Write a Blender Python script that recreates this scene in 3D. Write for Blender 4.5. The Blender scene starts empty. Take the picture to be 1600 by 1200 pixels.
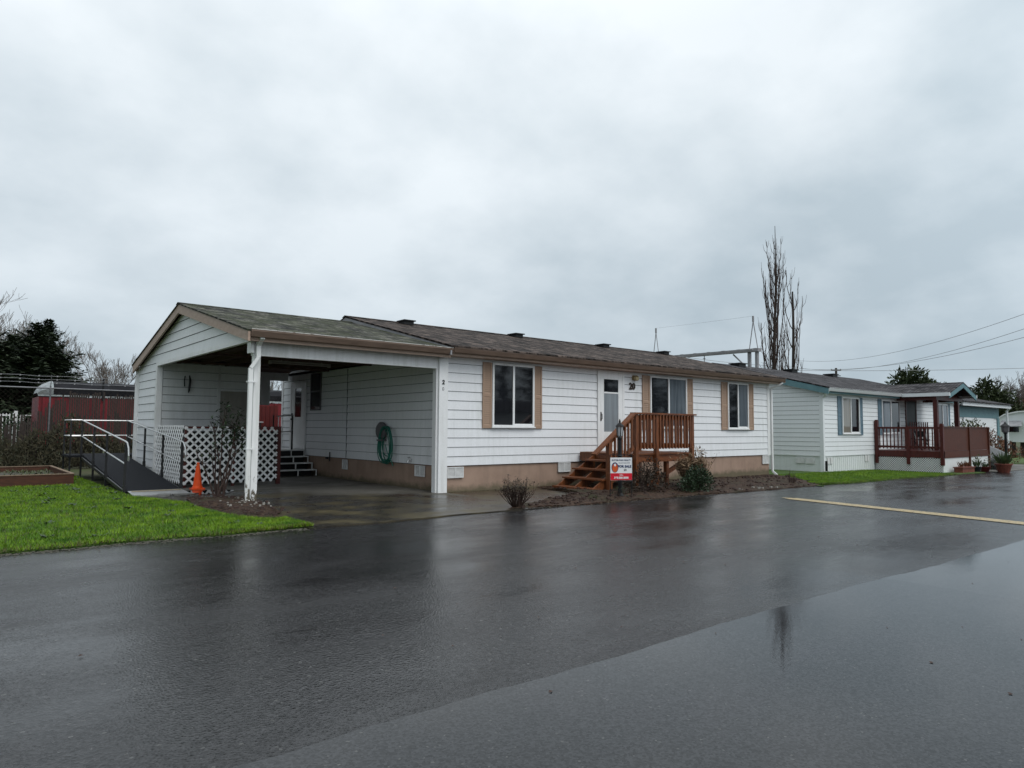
import bpy, math, random
from mathutils import Vector, Matrix
R = math.radians
rnd = random.Random(7)
scene = bpy.context.scene
col = scene.collection
CAMH = 1.4

def gz(x):
    """height of the ground: level to X=7, then a faint fall to the right"""
    return -0.0085 * min(max(0.0, x - 7.0), 60.0)

# ------------------------------------------------------------------ materials
def nodes_of(name):
    m = bpy.data.materials.new(name); m.use_nodes = True
    nt = m.node_tree; b = nt.nodes['Principled BSDF']
    return m, nt, b

def mth(nt, op, a, b=None, clamp=False):
    n = nt.nodes.new('ShaderNodeMath'); n.operation = op; n.use_clamp = clamp
    for i, v in enumerate((a, b)):
        if v is None: continue
        if isinstance(v, (int, float)): n.inputs[i].default_value = v
        else: nt.links.new(v, n.inputs[i])
    return n.outputs[0]

def mixc(nt, f, a, b, mode='MIX'):
    n = nt.nodes.new('ShaderNodeMix'); n.data_type = 'RGBA'; n.blend_type = mode
    if isinstance(f, (int, float)): n.inputs[0].default_value = f
    else: nt.links.new(f, n.inputs[0])
    for i, v in ((6, a), (7, b)):
        if isinstance(v, tuple): n.inputs[i].default_value = (*v[:3], 1)
        else: nt.links.new(v, n.inputs[i])
    return n.outputs[2]

def noise(nt, vec, scale, detail=4, rough=.55, out=0):
    n = nt.nodes.new('ShaderNodeTexNoise'); n.inputs['Scale'].default_value = scale
    n.inputs['Detail'].default_value = detail; n.inputs['Roughness'].default_value = rough
    if vec is not None: nt.links.new(vec, n.inputs['Vector'])
    return n.outputs[out]

def ramp(nt, f, lo, hi, a=0.0, b=1.0):
    n = nt.nodes.new('ShaderNodeMapRange'); n.clamp = True
    nt.links.new(f, n.inputs[0])
    n.inputs[1].default_value = lo; n.inputs[2].default_value = hi
    n.inputs[3].default_value = a; n.inputs[4].default_value = b
    return n.outputs[0]

def coords(nt, scale=(1, 1, 1), world=False):
    if world:
        g = nt.nodes.new('ShaderNodeNewGeometry'); o = g.outputs['Position']
    else:
        g = nt.nodes.new('ShaderNodeTexCoord'); o = g.outputs['Object']
    mp = nt.nodes.new('ShaderNodeMapping'); mp.inputs['Scale'].default_value = scale
    nt.links.new(o, mp.inputs[0]); return mp.outputs[0]

def bump(nt, b, h, strength=.3, dist=.01):
    n = nt.nodes.new('ShaderNodeBump'); n.inputs['Strength'].default_value = strength
    n.inputs['Distance'].default_value = dist
    nt.links.new(h, n.inputs['Height']); nt.links.new(n.outputs[0], b.inputs['Normal'])

def mat(name, c, rough=.6, c2=None, scale=6, stretch=(1, 1, 1), bmp=0, bscale=None, metal=0, spec=.28, dist=.01, lo=.35, hi=.7):
    m, nt, b = nodes_of(name)
    b.inputs['Roughness'].default_value = rough; b.inputs['Metallic'].default_value = metal
    b.inputs['Specular IOR Level'].default_value = spec
    if c2 is None: c2 = tuple(v * .82 for v in c)
    co = coords(nt, stretch, world=True)
    f = ramp(nt, noise(nt, co, scale, 5), lo, hi)
    nt.links.new(mixc(nt, f, c, c2), b.inputs['Base Color'])
    if bmp: bump(nt, b, noise(nt, co, bscale or scale * 6, 4), bmp, dist)
    return m

M = {}
def painted(name, c, dirt, amount=.5):
    """weathered paint: fine vertical rain streaks and blotches of grime"""
    m, nt, b = nodes_of(name); b.inputs['Roughness'].default_value = .5
    b.inputs['Specular IOR Level'].default_value = .35
    s = noise(nt, coords(nt, (9, 9, .7), True), 1, 4, .6)
    g = noise(nt, coords(nt, (1, 1, 1), True), .9, 5, .6)
    f = mth(nt, 'MULTIPLY', ramp(nt, s, .4, .8), ramp(nt, g, .35, .75))
    f = mth(nt, 'MULTIPLY', f, amount, True)
    fine = ramp(nt, noise(nt, coords(nt, (1, 1, 1), True), 30, 3), .3, .7, .955, 1.02)
    c1 = mixc(nt, f, c, dirt)
    n = nt.nodes.new('ShaderNodeVectorMath'); n.operation = 'SCALE'
    nt.links.new(c1, n.inputs[0]); nt.links.new(fine, n.inputs['Scale'])
    nt.links.new(n.outputs[0], b.inputs['Base Color'])
    bump(nt, b, noise(nt, coords(nt, (2, 2, 14), True), 9, 4), .12, .004)
    return m
M['white'] = painted('white_siding_paint', (.78, .785, .80), (.44, .46, .42), .55)
M['trim'] = painted('white_trim_paint', (.80, .80, .80), (.36, .36, .30), .75)
M['vinyl'] = painted('pale_vinyl_siding', (.77, .79, .80), (.60, .63, .60), .4)
M['dark_backing'] = mat('black_lattice_backing', (.014, .014, .013), .6)  # black of the backing added behind the carport lattice
M['skirt_white'] = painted('white_skirting', (.72, .75, .74), (.44, .47, .40), .6)
M['garagewall'] = painted('storage_wall_grey', (.64, .65, .65), (.42, .41, .38), .7)  # greyer than the white siding of the home
M['groove'] = mat('gap_shade_grey', (.10, .11, .12), .9)  # dark strip colour, paints the shadow line under each lap
M['tan'] = mat('tan_fascia_paint', (.41, .30, .235), .55, (.34, .24, .185), 5, (1, 1, 3), .1)
M['gutter'] = mat('brown_gutter', (.215, .15, .115), .45, (.15, .105, .08), 3, (1, 1, 4))
M['gutterlip'] = mat('worn_gutter_lip', (.66, .64, .60), .5, (.22, .18, .15), 5, (1.5, 1, 1), lo=.55, hi=.66)
M['shutter'] = mat('tan_shutter', (.36, .245, .175), .55, (.34, .23, .165), 7)
M['skirt'] = mat('tan_skirting', (.36, .25, .19), .8, (.27, .185, .14), 2.2, (1, 1, 1), .2, 12)
def postmat():
    m, nt, b = nodes_of('peeling_post_paint'); b.inputs['Roughness'].default_value = .5; b.inputs['Specular IOR Level'].default_value = .3
    co = coords(nt, (1, 1, 1), True)
    s_ = noise(nt, coords(nt, (9, 9, .7), True), 1, 4, .6)
    c = mixc(nt, ramp(nt, s_, .45, .8, 0, .6), (.79, .79, .78), (.42, .44, .38))
    sx = nt.nodes.new('ShaderNodeSeparateXYZ'); nt.links.new(co, sx.inputs[0])
    h = mth(nt, 'SUBTRACT', noise(nt, coords(nt, (1, 1, .35), True), 22, 5, .7), mth(nt, 'MULTIPLY', sx.outputs[2], .42))
    c = mixc(nt, ramp(nt, h, .38, .47), c, (.10, .085, .06))
    nt.links.new(c, b.inputs['Base Color']); bump(nt, b, h, .3, .004)
    return m
M['postpaint'] = postmat()
def skirtmat():
    m, nt, b = nodes_of('tan_skirting'); b.inputs['Roughness'].default_value = .8; b.inputs['Specular IOR Level'].default_value = .25
    co = coords(nt, (1, 1, 1), True)
    c = mixc(nt, ramp(nt, noise(nt, co, 2.2, 5), .35, .7), (.36, .25, .19), (.285, .195, .147))
    s_ = ramp(nt, noise(nt, coords(nt, (6, 6, .5), True), 1, 4), .5, .75, 0, .35)
    c = mixc(nt, s_, c, (.17, .125, .095))
    sx = nt.nodes.new('ShaderNodeSeparateXYZ'); nt.links.new(co, sx.inputs[0])
    h = mth(nt, 'ADD', sx.outputs[2], mth(nt, 'MULTIPLY', noise(nt, co, 3.5, 5, .7), -.34))
    c = mixc(nt, ramp(nt, h, -.14, -.0, .8, 0), c, (.085, .080, .045))
    nt.links.new(c, b.inputs['Base Color']); bump(nt, b, noise(nt, co, 14, 4), .2, .01)
    return m
M['skirt'] = skirtmat()
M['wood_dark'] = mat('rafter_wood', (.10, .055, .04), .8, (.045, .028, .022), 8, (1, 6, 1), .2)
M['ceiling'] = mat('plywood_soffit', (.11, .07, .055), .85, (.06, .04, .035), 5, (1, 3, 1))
M['cedar'] = mat('wet_stained_cedar', (.20, .064, .020), .45, (.085, .027, .010), 7, (5, 5, .8), .25, 20, spec=.4)
M['cedarh'] = mat('wet_stained_cedar_board', (.205, .065, .020), .45, (.085, .028, .011), 7, (.8, 5, 5), .25, 20, spec=.4)
M['redwood'] = mat('dark_red_deck_stain', (.095, .018, .014), .4, (.05, .012, .010), 7, (4, 4, .8), .2, 20)
M['redpanel'] = mat('red_brown_panel', (.095, .027, .013), .55, (.055, .017, .010), 6, (3, 3, .7), .2)
M['captop'] = mat('weathered_board_top', (.26, .18, .12), .6, (.15, .10, .07), 7, (3, 3, 1))
M['bedboard'] = mat('wet_bed_board', (.095, .036, .020), .6, (.05, .022, .014), 6, (.8, .8, 5), .2)
M['redfence'] = mat('dark_red_board', (.12, .014, .012), .7, (.06, .012, .012), 5, (4, 4, .8))
M['blackmetal'] = mat('black_powder_coat', (.018, .018, .02), .4, (.03, .03, .03), 8)
M['alu'] = mat('brushed_aluminium', (.62, .62, .62), .35, (.5, .5, .5), 14, metal=.7)
M['rampdeck'] = mat('grit_coated_ramp', (.014, .015, .019), .75, (.009, .010, .012), 60, bmp=.3, bscale=150, spec=.1)
M['galv'] = mat('galvanised_steel', (.20, .20, .21), .55, (.14, .14, .15), 10, metal=.6)
M['steelgrey'] = mat('grey_painted_steel', (.24, .24, .25), .6, (.34, .33, .34), 3)
M['yellow'] = mat('faded_yellow_paint', (.44, .33, .16), .38, (.085, .075, .06), 34, (1, 1, 1), .3, 90, lo=.50, hi=.64)
M['orange'] = mat('orange_plastic', (.90, .10, .010), .35, (.75, .07, .01), 6)
M['hose'] = mat('green_hose', (.02, .16, .115), .4, (.015, .11, .08), 9)
M['grey'] = mat('grey_plastic', (.13, .125, .13), .5)
M['black'] = mat('black_rubber', (.012, .012, .013), .5)
M['terracotta'] = mat('wet_terracotta', (.20, .06, .04), .5, (.10, .035, .025), 9)
M['trunk'] = mat('dark_bark', (.055, .042, .036), .85, (.03, .024, .02), 9, (3, 3, .6), .4)
M['barepale'] = mat('pale_twig_bark', (.17, .145, .13), .85, (.10, .085, .075), 5)
M['twig'] = mat('reddish_twigs', (.060, .038, .030), .7, (.04, .022, .018), 9)
M['straw'] = mat('dry_straw_stems', (.22, .15, .085), .8, (.10, .06, .04), 9)
M['teal'] = mat('teal_fascia_paint', (.13, .24, .26), .55, (.10, .19, .215), 4)
M['blueshut'] = mat('blue_grey_shutter', (.13, .20, .25), .55, (.10, .16, .20), 6)
M['brass'] = mat('tarnished_brass', (.42, .34, .20), .35, metal=.6)
M['sky_white'] = mat('white_plastic_panel', (.78, .78, .78), .4, (.72, .72, .72), 5)
M['signred'] = mat('sign_red_print', (.62, .012, .03), .4, (.55, .01, .025), 5)
M['signnavy'] = mat('navy_print', (.03, .05, .14), .5)
M['signorange'] = mat('orange_print', (.62, .11, .02), .5, (.5, .07, .02), 30)
M['trailer_red'] = mat('red_trailer_paint', (.17, .012, .018), .55, (.085, .010, .013), 1.6, (3, 1, .6), lo=.45, hi=.65)
M['tarp'] = mat('dark_tarpaulin', (.008, .008, .010), .8, (.018, .018, .021), 2, spec=.2)
M['silver'] = mat('silver_sheet', (.36, .38, .38), .4, (.24, .27, .27), 3, metal=.3)
M['slat'] = mat('dark_privacy_slats', (.055, .040, .034), .8, (.03, .025, .022), 5, (8, 1, .5))
M['brush'] = mat('dead_bramble', (.062, .052, .030), .9, (.028, .030, .020), 7)
M['cobble'] = mat('broken_pavers', (.20, .20, .19), .5, (.10, .10, .09), 9, bmp=.5)
M['curtain'] = mat('net_curtain', (.42, .43, .44), .9, (.30, .31, .32), 5, (8, 8, .6))
M['plywood'] = mat('grey_plywood_door', (.30, .28, .25), .75, (.24, .225, .20), 4, (2, 2, .7))
M['moulding'] = mat('pale_moulding', (.70, .70, .69), .6)
M['dirt'] = mat('potting_soil', (.10, .095, .075), .9, (.05, .045, .035), 22, bmp=.8, bscale=30, dist=.03)

def leafmat(name, a, b_, rough=.6, scale=3.):
    m, nt, b = nodes_of(name); b.inputs['Roughness'].default_value = rough
    b.inputs['Specular IOR Level'].default_value = .3
    f = ramp(nt, noise(nt, coords(nt, (1, 1, 1), True), scale, 4, .7), .35, .68)
    nt.links.new(mixc(nt, f, a, b_), b.inputs['Base Color'])
    return m
M['conifer'] = leafmat('conifer_needles', (.016, .027, .014), (.042, .056, .026), .75, 1.2)
M['pine'] = leafmat('pine_needles', (.022, .034, .015), (.055, .070, .026), .75, .8)
M['shrubleaf'] = leafmat('glossy_dark_leaves', (.018, .036, .016), (.045, .075, .028), .4, 9)
M['bushleaf'] = leafmat('evergreen_bush_leaves', (.014, .028, .014), (.035, .060, .026), .4, 9)
M['rust'] = leafmat('russet_leaves', (.10, .035, .018), (.16, .07, .028), .6, 4)
M['darkleaf'] = leafmat('dark_wet_leaves', (.020, .014, .010), (.050, .035, .022), .6, 7)
M['camellia'] = leafmat('garden_shrub_leaves', (.03, .045, .018), (.09, .10, .035), .45, 4)
M['blade'] = leafmat('grass_blades', (.035, .115, .005), (.200, .330, .010), .55, 2.2)
M['blade_dry'] = leafmat('dry_grass_blades', (.060, .055, .020), (.16, .15, .05), .6, 5)
M['blade_dark'] = leafmat('potted_grass', (.03, .06, .02), (.07, .10, .04), .5, 5)

def glassmat(name, c, rough=.04, curtain=None):
    m, nt, b = nodes_of(name)
    b.inputs['Roughness'].default_value = rough; b.inputs['IOR'].default_value = 1.55
    co = coords(nt, (7, 7, .5), True)
    f = ramp(nt, noise(nt, co, 1.3, 3), .35, .7)
    nt.links.new(mixc(nt, f, c, curtain or tuple(v * .5 for v in c)), b.inputs['Base Color'])
    bump(nt, b, noise(nt, coords(nt, (1, 1, 1), True), 1.6, 2), .04, .02)
    return m
M['glass_dark'] = glassmat('dark_window_glass', (.010, .011, .014))
M['glass_lite'] = glassmat('painted_reflection_glass', (.115, .135, .155), .07, (.055, .07, .085))  # paler bluish base colour stands in for the reflection in these panes
M['glass_beige'] = glassmat('window_glass_over_beige_blind', (.22, .20, .17), .07, (.17, .16, .14))
M['glass_curtain'] = glassmat('storm_door_glass', (.26, .29, .31), .08, (.19, .21, .23))

def shingle(name, a, b_, moss=None, mossamt=0):
    m, nt, b = nodes_of(name); b.inputs['Roughness'].default_value = .72
    b.inputs['Specular IOR Level'].default_value = .06
    co = coords(nt, (1, 1, 1), True)
    br = nt.nodes.new('ShaderNodeTexBrick'); nt.links.new(co, br.inputs['Vector'])
    br.inputs['Scale'].default_value = 1; br.inputs['Brick Width'].default_value = .33
    br.inputs['Row Height'].default_value = .14; br.inputs['Mortar Size'].default_value = .012
    br.inputs['Color1'].default_value = (*a, 1); br.inputs['Color2'].default_value = (*b_, 1)
    br.inputs['Mortar'].default_value = tuple(v * .35 for v in a) + (1,)
    br.inputs['Bias'].default_value = -.1
    g = noise(nt, coords(nt, (2.6, .9, 1), True), 1.9, 6, .75)
    sc = ramp(nt, g, .42, .58, .30, 1.7)
    n = nt.nodes.new('ShaderNodeVectorMath'); n.operation = 'SCALE'
    nt.links.new(br.outputs['Color'], n.inputs[0]); nt.links.new(sc, n.inputs['Scale'])
    c = n.outputs[0]
    if moss:
        f = mth(nt, 'MULTIPLY', ramp(nt, noise(nt, coords(nt, (1.9, .8, 1), True), 1.3, 6, .75), .44, .58), mossamt)
        c = mixc(nt, f, c, moss)
    nt.links.new(c, b.inputs['Base Color'])
    h = mth(nt, 'ADD', br.outputs['Fac'], noise(nt, co, 40, 2))
    bump(nt, b, h, .5, -.012)
    return m
M['shingle'] = shingle('brown_shingles', (.032, .025, .022), (.115, .088, .075))
M['shingle_moss'] = shingle('mossy_shingles', (.030, .030, .026), (.135, .128, .108), (.045, .052, .022), .6)
M['shingle_grey'] = shingle('grey_shingles', (.048, .045, .048), (.085, .078, .080))

def asphalt(name, base, r_lo, r_hi, grain, bstr, wet_scale=.35, spec=.5):
    m, nt, b = nodes_of(name)
    co = coords(nt, (1, 1, 1), True)
    vo = nt.nodes.new('ShaderNodeTexVoronoi'); vo.inputs['Scale'].default_value = grain
    nt.links.new(co, vo.inputs['Vector'])
    stone = vo.outputs['Color']
    sep = nt.nodes.new('ShaderNodeSeparateColor'); nt.links.new(stone, sep.inputs[0])
    agg = ramp(nt, sep.outputs[0], .0, 1, .25, 1.9)
    pale = ramp(nt, sep.outputs[1], .992, .996, 0, 1)
    blot = ramp(nt, noise(nt, co, .55, 5, .6), .35, .7, .82, 1.18)
    sc = mth(nt, 'MULTIPLY', agg, blot)
    n = nt.nodes.new('ShaderNodeVectorMath'); n.operation = 'SCALE'
    n.inputs[0].default_value = base; nt.links.new(sc, n.inputs['Scale'])
    c = mixc(nt, mth(nt, 'MULTIPLY', pale, .5), n.outputs[0], (.12, .118, .11))
    nt.links.new(c, b.inputs['Base Color'])
    film = noise(nt, coords(nt, (.55, 1.5, 1), True), wet_scale * 2, 5, .6)
    w = ramp(nt, film, .34, .66)
    # a worn open-textured patch where the water has drained away
    pv = nt.nodes.new('ShaderNodeVectorMath'); pv.operation = 'DISTANCE'; nt.links.new(coords(nt, (.55, 1.5, 0), True), pv.inputs[0]); pv.inputs[1].default_value = (9.9*.55, 3.55*1.5, 0)
    pd_ = mth(nt, 'ADD', pv.outputs['Value'], mth(nt, 'MULTIPLY', mth(nt, 'SUBTRACT', noise(nt, coords(nt, (1, 4, 1), True), 2.2, 5, .7), .5), 1.6))
    dull = ramp(nt, pd_, .45, 1.15, 1, 0)
    nt.links.new(mth(nt, 'SUBTRACT', spec, mth(nt, 'MULTIPLY', dull, spec*.75)), b.inputs['Specular IOR Level'])
    rg = mth(nt, 'ADD', mth(nt, 'MULTIPLY', w, r_hi - r_lo), r_lo)
    nt.links.new(rg, b.inputs['Roughness'])
    b.inputs['IOR'].default_value = 1.36; b.inputs['Specular IOR Level'].default_value = spec
    h = mth(nt, 'MULTIPLY', vo.outputs['Distance'], 1.0)
    h2 = mth(nt, 'MULTIPLY', noise(nt, co, grain * .45, 3, .6), 1.2)
    hh = mth(nt, 'MULTIPLY', mth(nt, 'ADD', h, h2), mth(nt, 'ADD', mth(nt, 'MULTIPLY', w, .7), .3))
    bump(nt, b, hh, bstr, .004)
    return m
M['asphalt'] = asphalt('wet_coarse_asphalt', (.0185, .0178, .0185), .12, .32, 62, .55, spec=.42)
M['asphalt2'] = asphalt('wet_smooth_asphalt', (.0195, .020, .0215), .03, .09, 90, .035, .5, spec=.45)

M['puddle'] = mat('standing_rain_water', (.012, .012, .011), .03, bmp=.02, bscale=8)
def slabmat(name, shift):
    m, nt, b = nodes_of(name); b.inputs['Specular IOR Level'].default_value = .35
    co = coords(nt, (1, 1, 1), True)
    sx = nt.nodes.new('ShaderNodeSeparateXYZ'); nt.links.new(co, sx.inputs[0])
    n1 = noise(nt, co, .55, 5, .6); n2 = noise(nt, coords(nt, (1, 1.2, 1), True), 1.1, 6, .65)
    # rain reaches the open apron in front of the roof: it is darker and mossy there
    edge = mth(nt, 'ADD', sx.outputs[1], mth(nt, 'MULTIPLY', mth(nt, 'SUBTRACT', n1, .5), 5.5))
    edge = mth(nt, 'ADD', edge, mth(nt, 'MULTIPLY', mth(nt, 'SUBTRACT', sx.outputs[0], 6.2), 1.05))
    dry = ramp(nt, edge, 13.6+shift, 14.9+shift)
    wetc = mixc(nt, ramp(nt, n2, .46, .66), (.022, .018, .014), (.082, .066, .034))
    dryc = mixc(nt, ramp(nt, n2, .35, .7), (.150, .142, .126), (.085, .078, .066))
    nt.links.new(mixc(nt, dry, wetc, dryc), b.inputs['Base Color'])
    nt.links.new(mth(nt, 'ADD', mth(nt, 'MULTIPLY', dry, .35), ramp(nt, n2, .3, .7, .16, .45)), b.inputs['Roughness'])
    bump(nt, b, noise(nt, co, 45, 4), .2, .004)
    return m
M['slab'] = slabmat('stained_damp_concrete', 0)
M['path'] = slabmat('damp_path_concrete', 12)
def mulchmat():
    m, nt, b = nodes_of('wet_bark_mulch'); b.inputs['Roughness'].default_value = .7
    co = coords(nt, (1, 1, 1), True)
    vo = nt.nodes.new('ShaderNodeTexVoronoi'); vo.inputs['Scale'].default_value = 24
    nt.links.new(coords(nt, (1, .6, 1), True), vo.inputs['Vector'])
    sep = nt.nodes.new('ShaderNodeSeparateColor'); nt.links.new(vo.outputs['Color'], sep.inputs[0])
    c = mixc(nt, sep.outputs[0], (.022, .013, .009), (.072, .040, .025))
    c = mixc(nt, ramp(nt, noise(nt, co, 1.4, 5), .5, .7, 0, .7), c, (.035, .036, .016))
    b.inputs['Specular IOR Level'].default_value = .2
    nt.links.new(c, b.inputs['Base Color'])
    bump(nt, b, mth(nt, 'ADD', vo.outputs['Distance'], noise(nt, co, 9, 4)), .9, .04)
    return m
M['mulch'] = mulchmat()
def turf():
    m, nt, b = nodes_of('turf'); b.inputs['Roughness'].default_value = .85
    co = coords(nt, (1, 1, 1), True)
    c = mixc(nt, ramp(nt, noise(nt, co, 28, 5, .7), .35, .65), (.022, .050, .006), (.075, .14, .012))
    c = mixc(nt, ramp(nt, noise(nt, co, .7, 4), .55, .75, 0, .5), c, (.05, .06, .02))
    nt.links.new(c, b.inputs['Base Color'])
    bump(nt, b, noise(nt, co, 35, 4), 1, .04)
    return m
M['turf'] = turf()
M['farground'] = mat('rough_grass_ground', (.05, .07, .022), .9, (.07, .06, .035), .6, bmp=.5, bscale=6)

# ------------------------------------------------------------------ mesh builder
class MB:
    def __init__(s): s.v = []; s.f = []; s.mi = []
    def add(s, vs, fs, m=0):
        o = len(s.v); s.v += [tuple(v) for v in vs]
        s.f += [tuple(i + o for i in f) for f in fs]; s.mi += [m] * len(fs); return s
    def box(s, x0, x1, y0, y1, z0, z1, m=0):
        return s.add([(x0,y0,z0),(x1,y0,z0),(x1,y1,z0),(x0,y1,z0),(x0,y0,z1),(x1,y0,z1),(x1,y1,z1),(x0,y1,z1)],
              [(0,3,2,1),(4,5,6,7),(0,1,5,4),(1,2,6,5),(2,3,7,6),(3,0,4,7)], m)
    def prism(s, pts, axis, a, b, m=0):
        """polygon pts (2D in the other two axes) extruded along axis from a to b"""
        n = len(pts)
        def P(p, t):
            return {'x': (t, p[0], p[1]), 'y': (p[0], t, p[1]), 'z': (p[0], p[1], t)}[axis]
        vs = [P(p, a) for p in pts] + [P(p, b) for p in pts]
        fs = [tuple(range(n))[::-1], tuple(range(n, 2*n))] + [(i, (i+1) % n, (i+1) % n + n, i + n) for i in range(n)]
        return s.add(vs, fs, m)
    def bar(s, a, b, w, h=None, up=(0, 0, 1), m=0):
        a = Vector(a); b = Vector(b); h = h or w; d = (b - a).normalized()
        u = Vector(up)
        if abs(d.dot(u)) > .97: u = Vector((0, 1, 0))
        r = d.cross(u).normalized(); u = r.cross(d).normalized()
        vs = []
        for p in (a, b):
            for sx, sz in ((-1,-1),(1,-1),(1,1),(-1,1)):
                vs.append(p + r * (sx * w / 2) + u * (sz * h / 2))
        return s.add(vs, [(0,3,2,1),(4,5,6,7),(0,1,5,4),(1,2,6,5),(2,3,7,6),(3,0,4,7)], m)
    def tube(s, pts, rad, n=8, m=0, caps=True):
        pts = [Vector(p) for p in pts]
        if not isinstance(rad, (list, tuple)): rad = [rad] * len(pts)
        prev = None; vs = []; fs = []
        for i, p in enumerate(pts):
            d = (pts[min(i+1, len(pts)-1)] - pts[max(i-1, 0)]).normalized()
            if prev is None:
                u = Vector((0, 0, 1)) if abs(d.z) < .9 else Vector((1, 0, 0))
                r = d.cross(u).normalized()
            else:
                r = (prev - d * prev.dot(d)).normalized()
            prev = r; q = d.cross(r)
            for k in range(n):
                a = 2 * math.pi * k / n
                vs.append(p + (r * math.cos(a) + q * math.sin(a)) * rad[i])
        for i in range(len(pts) - 1):
            for k in range(n):
                fs.append((i*n+k, i*n+(k+1) % n, (i+1)*n+(k+1) % n, (i+1)*n+k))
        if caps: fs += [tuple(range(n))[::-1], tuple(range((len(pts)-1)*n, len(pts)*n))]
        return s.add(vs, fs, m)
    def lathe(s, c, prof, n=16, m=0, sx=1, sy=1):
        vs = []; fs = []
        for r, z in prof:
            for k in range(n):
                a = 2*math.pi*k/n; vs.append((c[0]+r*math.cos(a)*sx, c[1]+r*math.sin(a)*sy, c[2]+z))
        for i in range(len(prof)-1):
            for k in range(n): fs.append((i*n+k, i*n+(k+1) % n, (i+1)*n+(k+1) % n, (i+1)*n+k))
        fs += [tuple(range(n))[::-1], tuple(range((len(prof)-1)*n, len(prof)*n))]
        return s.add(vs, fs, m)
    def leaf(s, p, d, nrm, l, w, m=0):
        p = Vector(p); d = Vector(d).normalized(); r = d.cross(Vector(nrm))
        if r.length < 1e-3: r = d.cross(Vector((.3, .5, .8)))
        r.normalize()
        return s.add([p, p + d*l*.5 + r*w*.5, p + d*l, p + d*l*.5 - r*w*.5], [(0, 1, 2, 3)], m)
    def build(s, name, mats, parent=None, smooth=False, **tags):
        if not isinstance(mats, (list, tuple)): mats = [mats]
        base = origin(parent) if parent is not None else Vector(tags.pop('at', (0, 0, 0)))
        me = bpy.data.meshes.new(name)
        me.from_pydata([(v[0]-base.x, v[1]-base.y, v[2]-base.z) for v in s.v], [], s.f)
        for mm in mats: me.materials.append(M[mm])
        me.polygons.foreach_set('material_index', s.mi)
        if smooth: me.polygons.foreach_set('use_smooth', [True] * len(s.f))
        me.update()
        o = bpy.data.objects.new(name, me); col.objects.link(o)
        if parent is not None: o.parent = parent
        else: o.location = base
        for k, v in tags.items():
            if v is not None: o[k] = v
        return o

def pieces(name, mats, parent, boxes):
    for b in boxes:
        m_ = MB(); m_.box(*b); m_.build(name, mats, parent)

def origin(o):
    p = Vector(o.location)
    while o.parent is not None:
        o = o.parent; p += o.location
    return p
def thing(name, loc, label, cat, group=None):
    o = bpy.data.objects.new(name, None); col.objects.link(o); o.location = loc
    o.empty_display_size = .2
    o['label'] = label; o['category'] = cat
    if group: o['group'] = group
    return o
def copy_tree(o, parent=None):
    c = o.copy(); col.objects.link(c); c.parent = parent
    for ch in [q for q in bpy.data.objects if q.parent == o]: copy_tree(ch, c)
    return c
def relabel(o, label): o['label'] = label; return o

def text_mesh(name, s, size, mat_, parent, origin_xyz, right, up, align='CENTER', depth=.002, bold=0.0):
    cu = bpy.data.curves.new(name, 'FONT'); cu.body = s; cu.size = size; cu.align_x = align
    cu.extrude = depth; cu.offset = bold
    t = bpy.data.objects.new('tmp', cu); col.objects.link(t)
    bpy.context.view_layer.update()
    me = bpy.data.meshes.new_from_object(t, depsgraph=bpy.context.evaluated_depsgraph_get())
    col.objects.unlink(t); bpy.data.objects.remove(t)
    r = Vector(right).normalized(); u = Vector(up).normalized(); n = r.cross(u)
    base = origin(parent); oo = Vector(origin_xyz)
    for v in me.vertices:
        v.co = oo + r*v.co.x + u*v.co.y + n*v.co.z - base
    me.materials.clear(); me.materials.append(M[mat_]); me.name = name
    o = bpy.data.objects.new(name, me); col.objects.link(o); o.parent = parent
    return o

def siding(mb, p0, p1, nrm, z0, z1, exp=.206, t=.02, ua=None, ub=None, groove=1, top_flat=True):
    """lap siding between plan points p0 and p1, each board a wedge with a dark joint under its butt edge that paints the lap shadow"""
    p0 = Vector((*p0, 0)); p1 = Vector((*p1, 0)); L = (p1 - p0).length; d = (p1 - p0) / L; n = Vector((*nrm, 0))
    z = z0; i = 0
    while z < z1 - .01:
        zt = min(z + exp, z1)
        a0 = ua(z) if ua else 0; b0 = ub(z) if ub else L
        a1 = ua(zt) if ua else 0; b1 = ub(zt) if ub else L
        if b0 - a0 < .05: break
        if b1 < a1: a1 = b1 = (a1 + b1) / 2
        def P(u, zz, off): q = p0 + d*u + n*off; return (q.x, q.y, zz)
        mb.add([P(a0, z+.009, t), P(b0, z+.009, t), P(b1, zt, .004), P(a1, zt, .004)], [(0, 1, 2, 3)], 0)
        mb.add([P(a0, z+.009, t), P(b0, z+.009, t), P(b0, z, .006), P(a0, z, .006)], [(3, 2, 1, 0)], groove)
        mb.add([P(a0, z, .006), P(b0, z, .006), P(b0, z-.001, .004), P(a0, z-.001, .004)], [(3, 2, 1, 0)], groove)
        z = zt; i += 1

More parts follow.
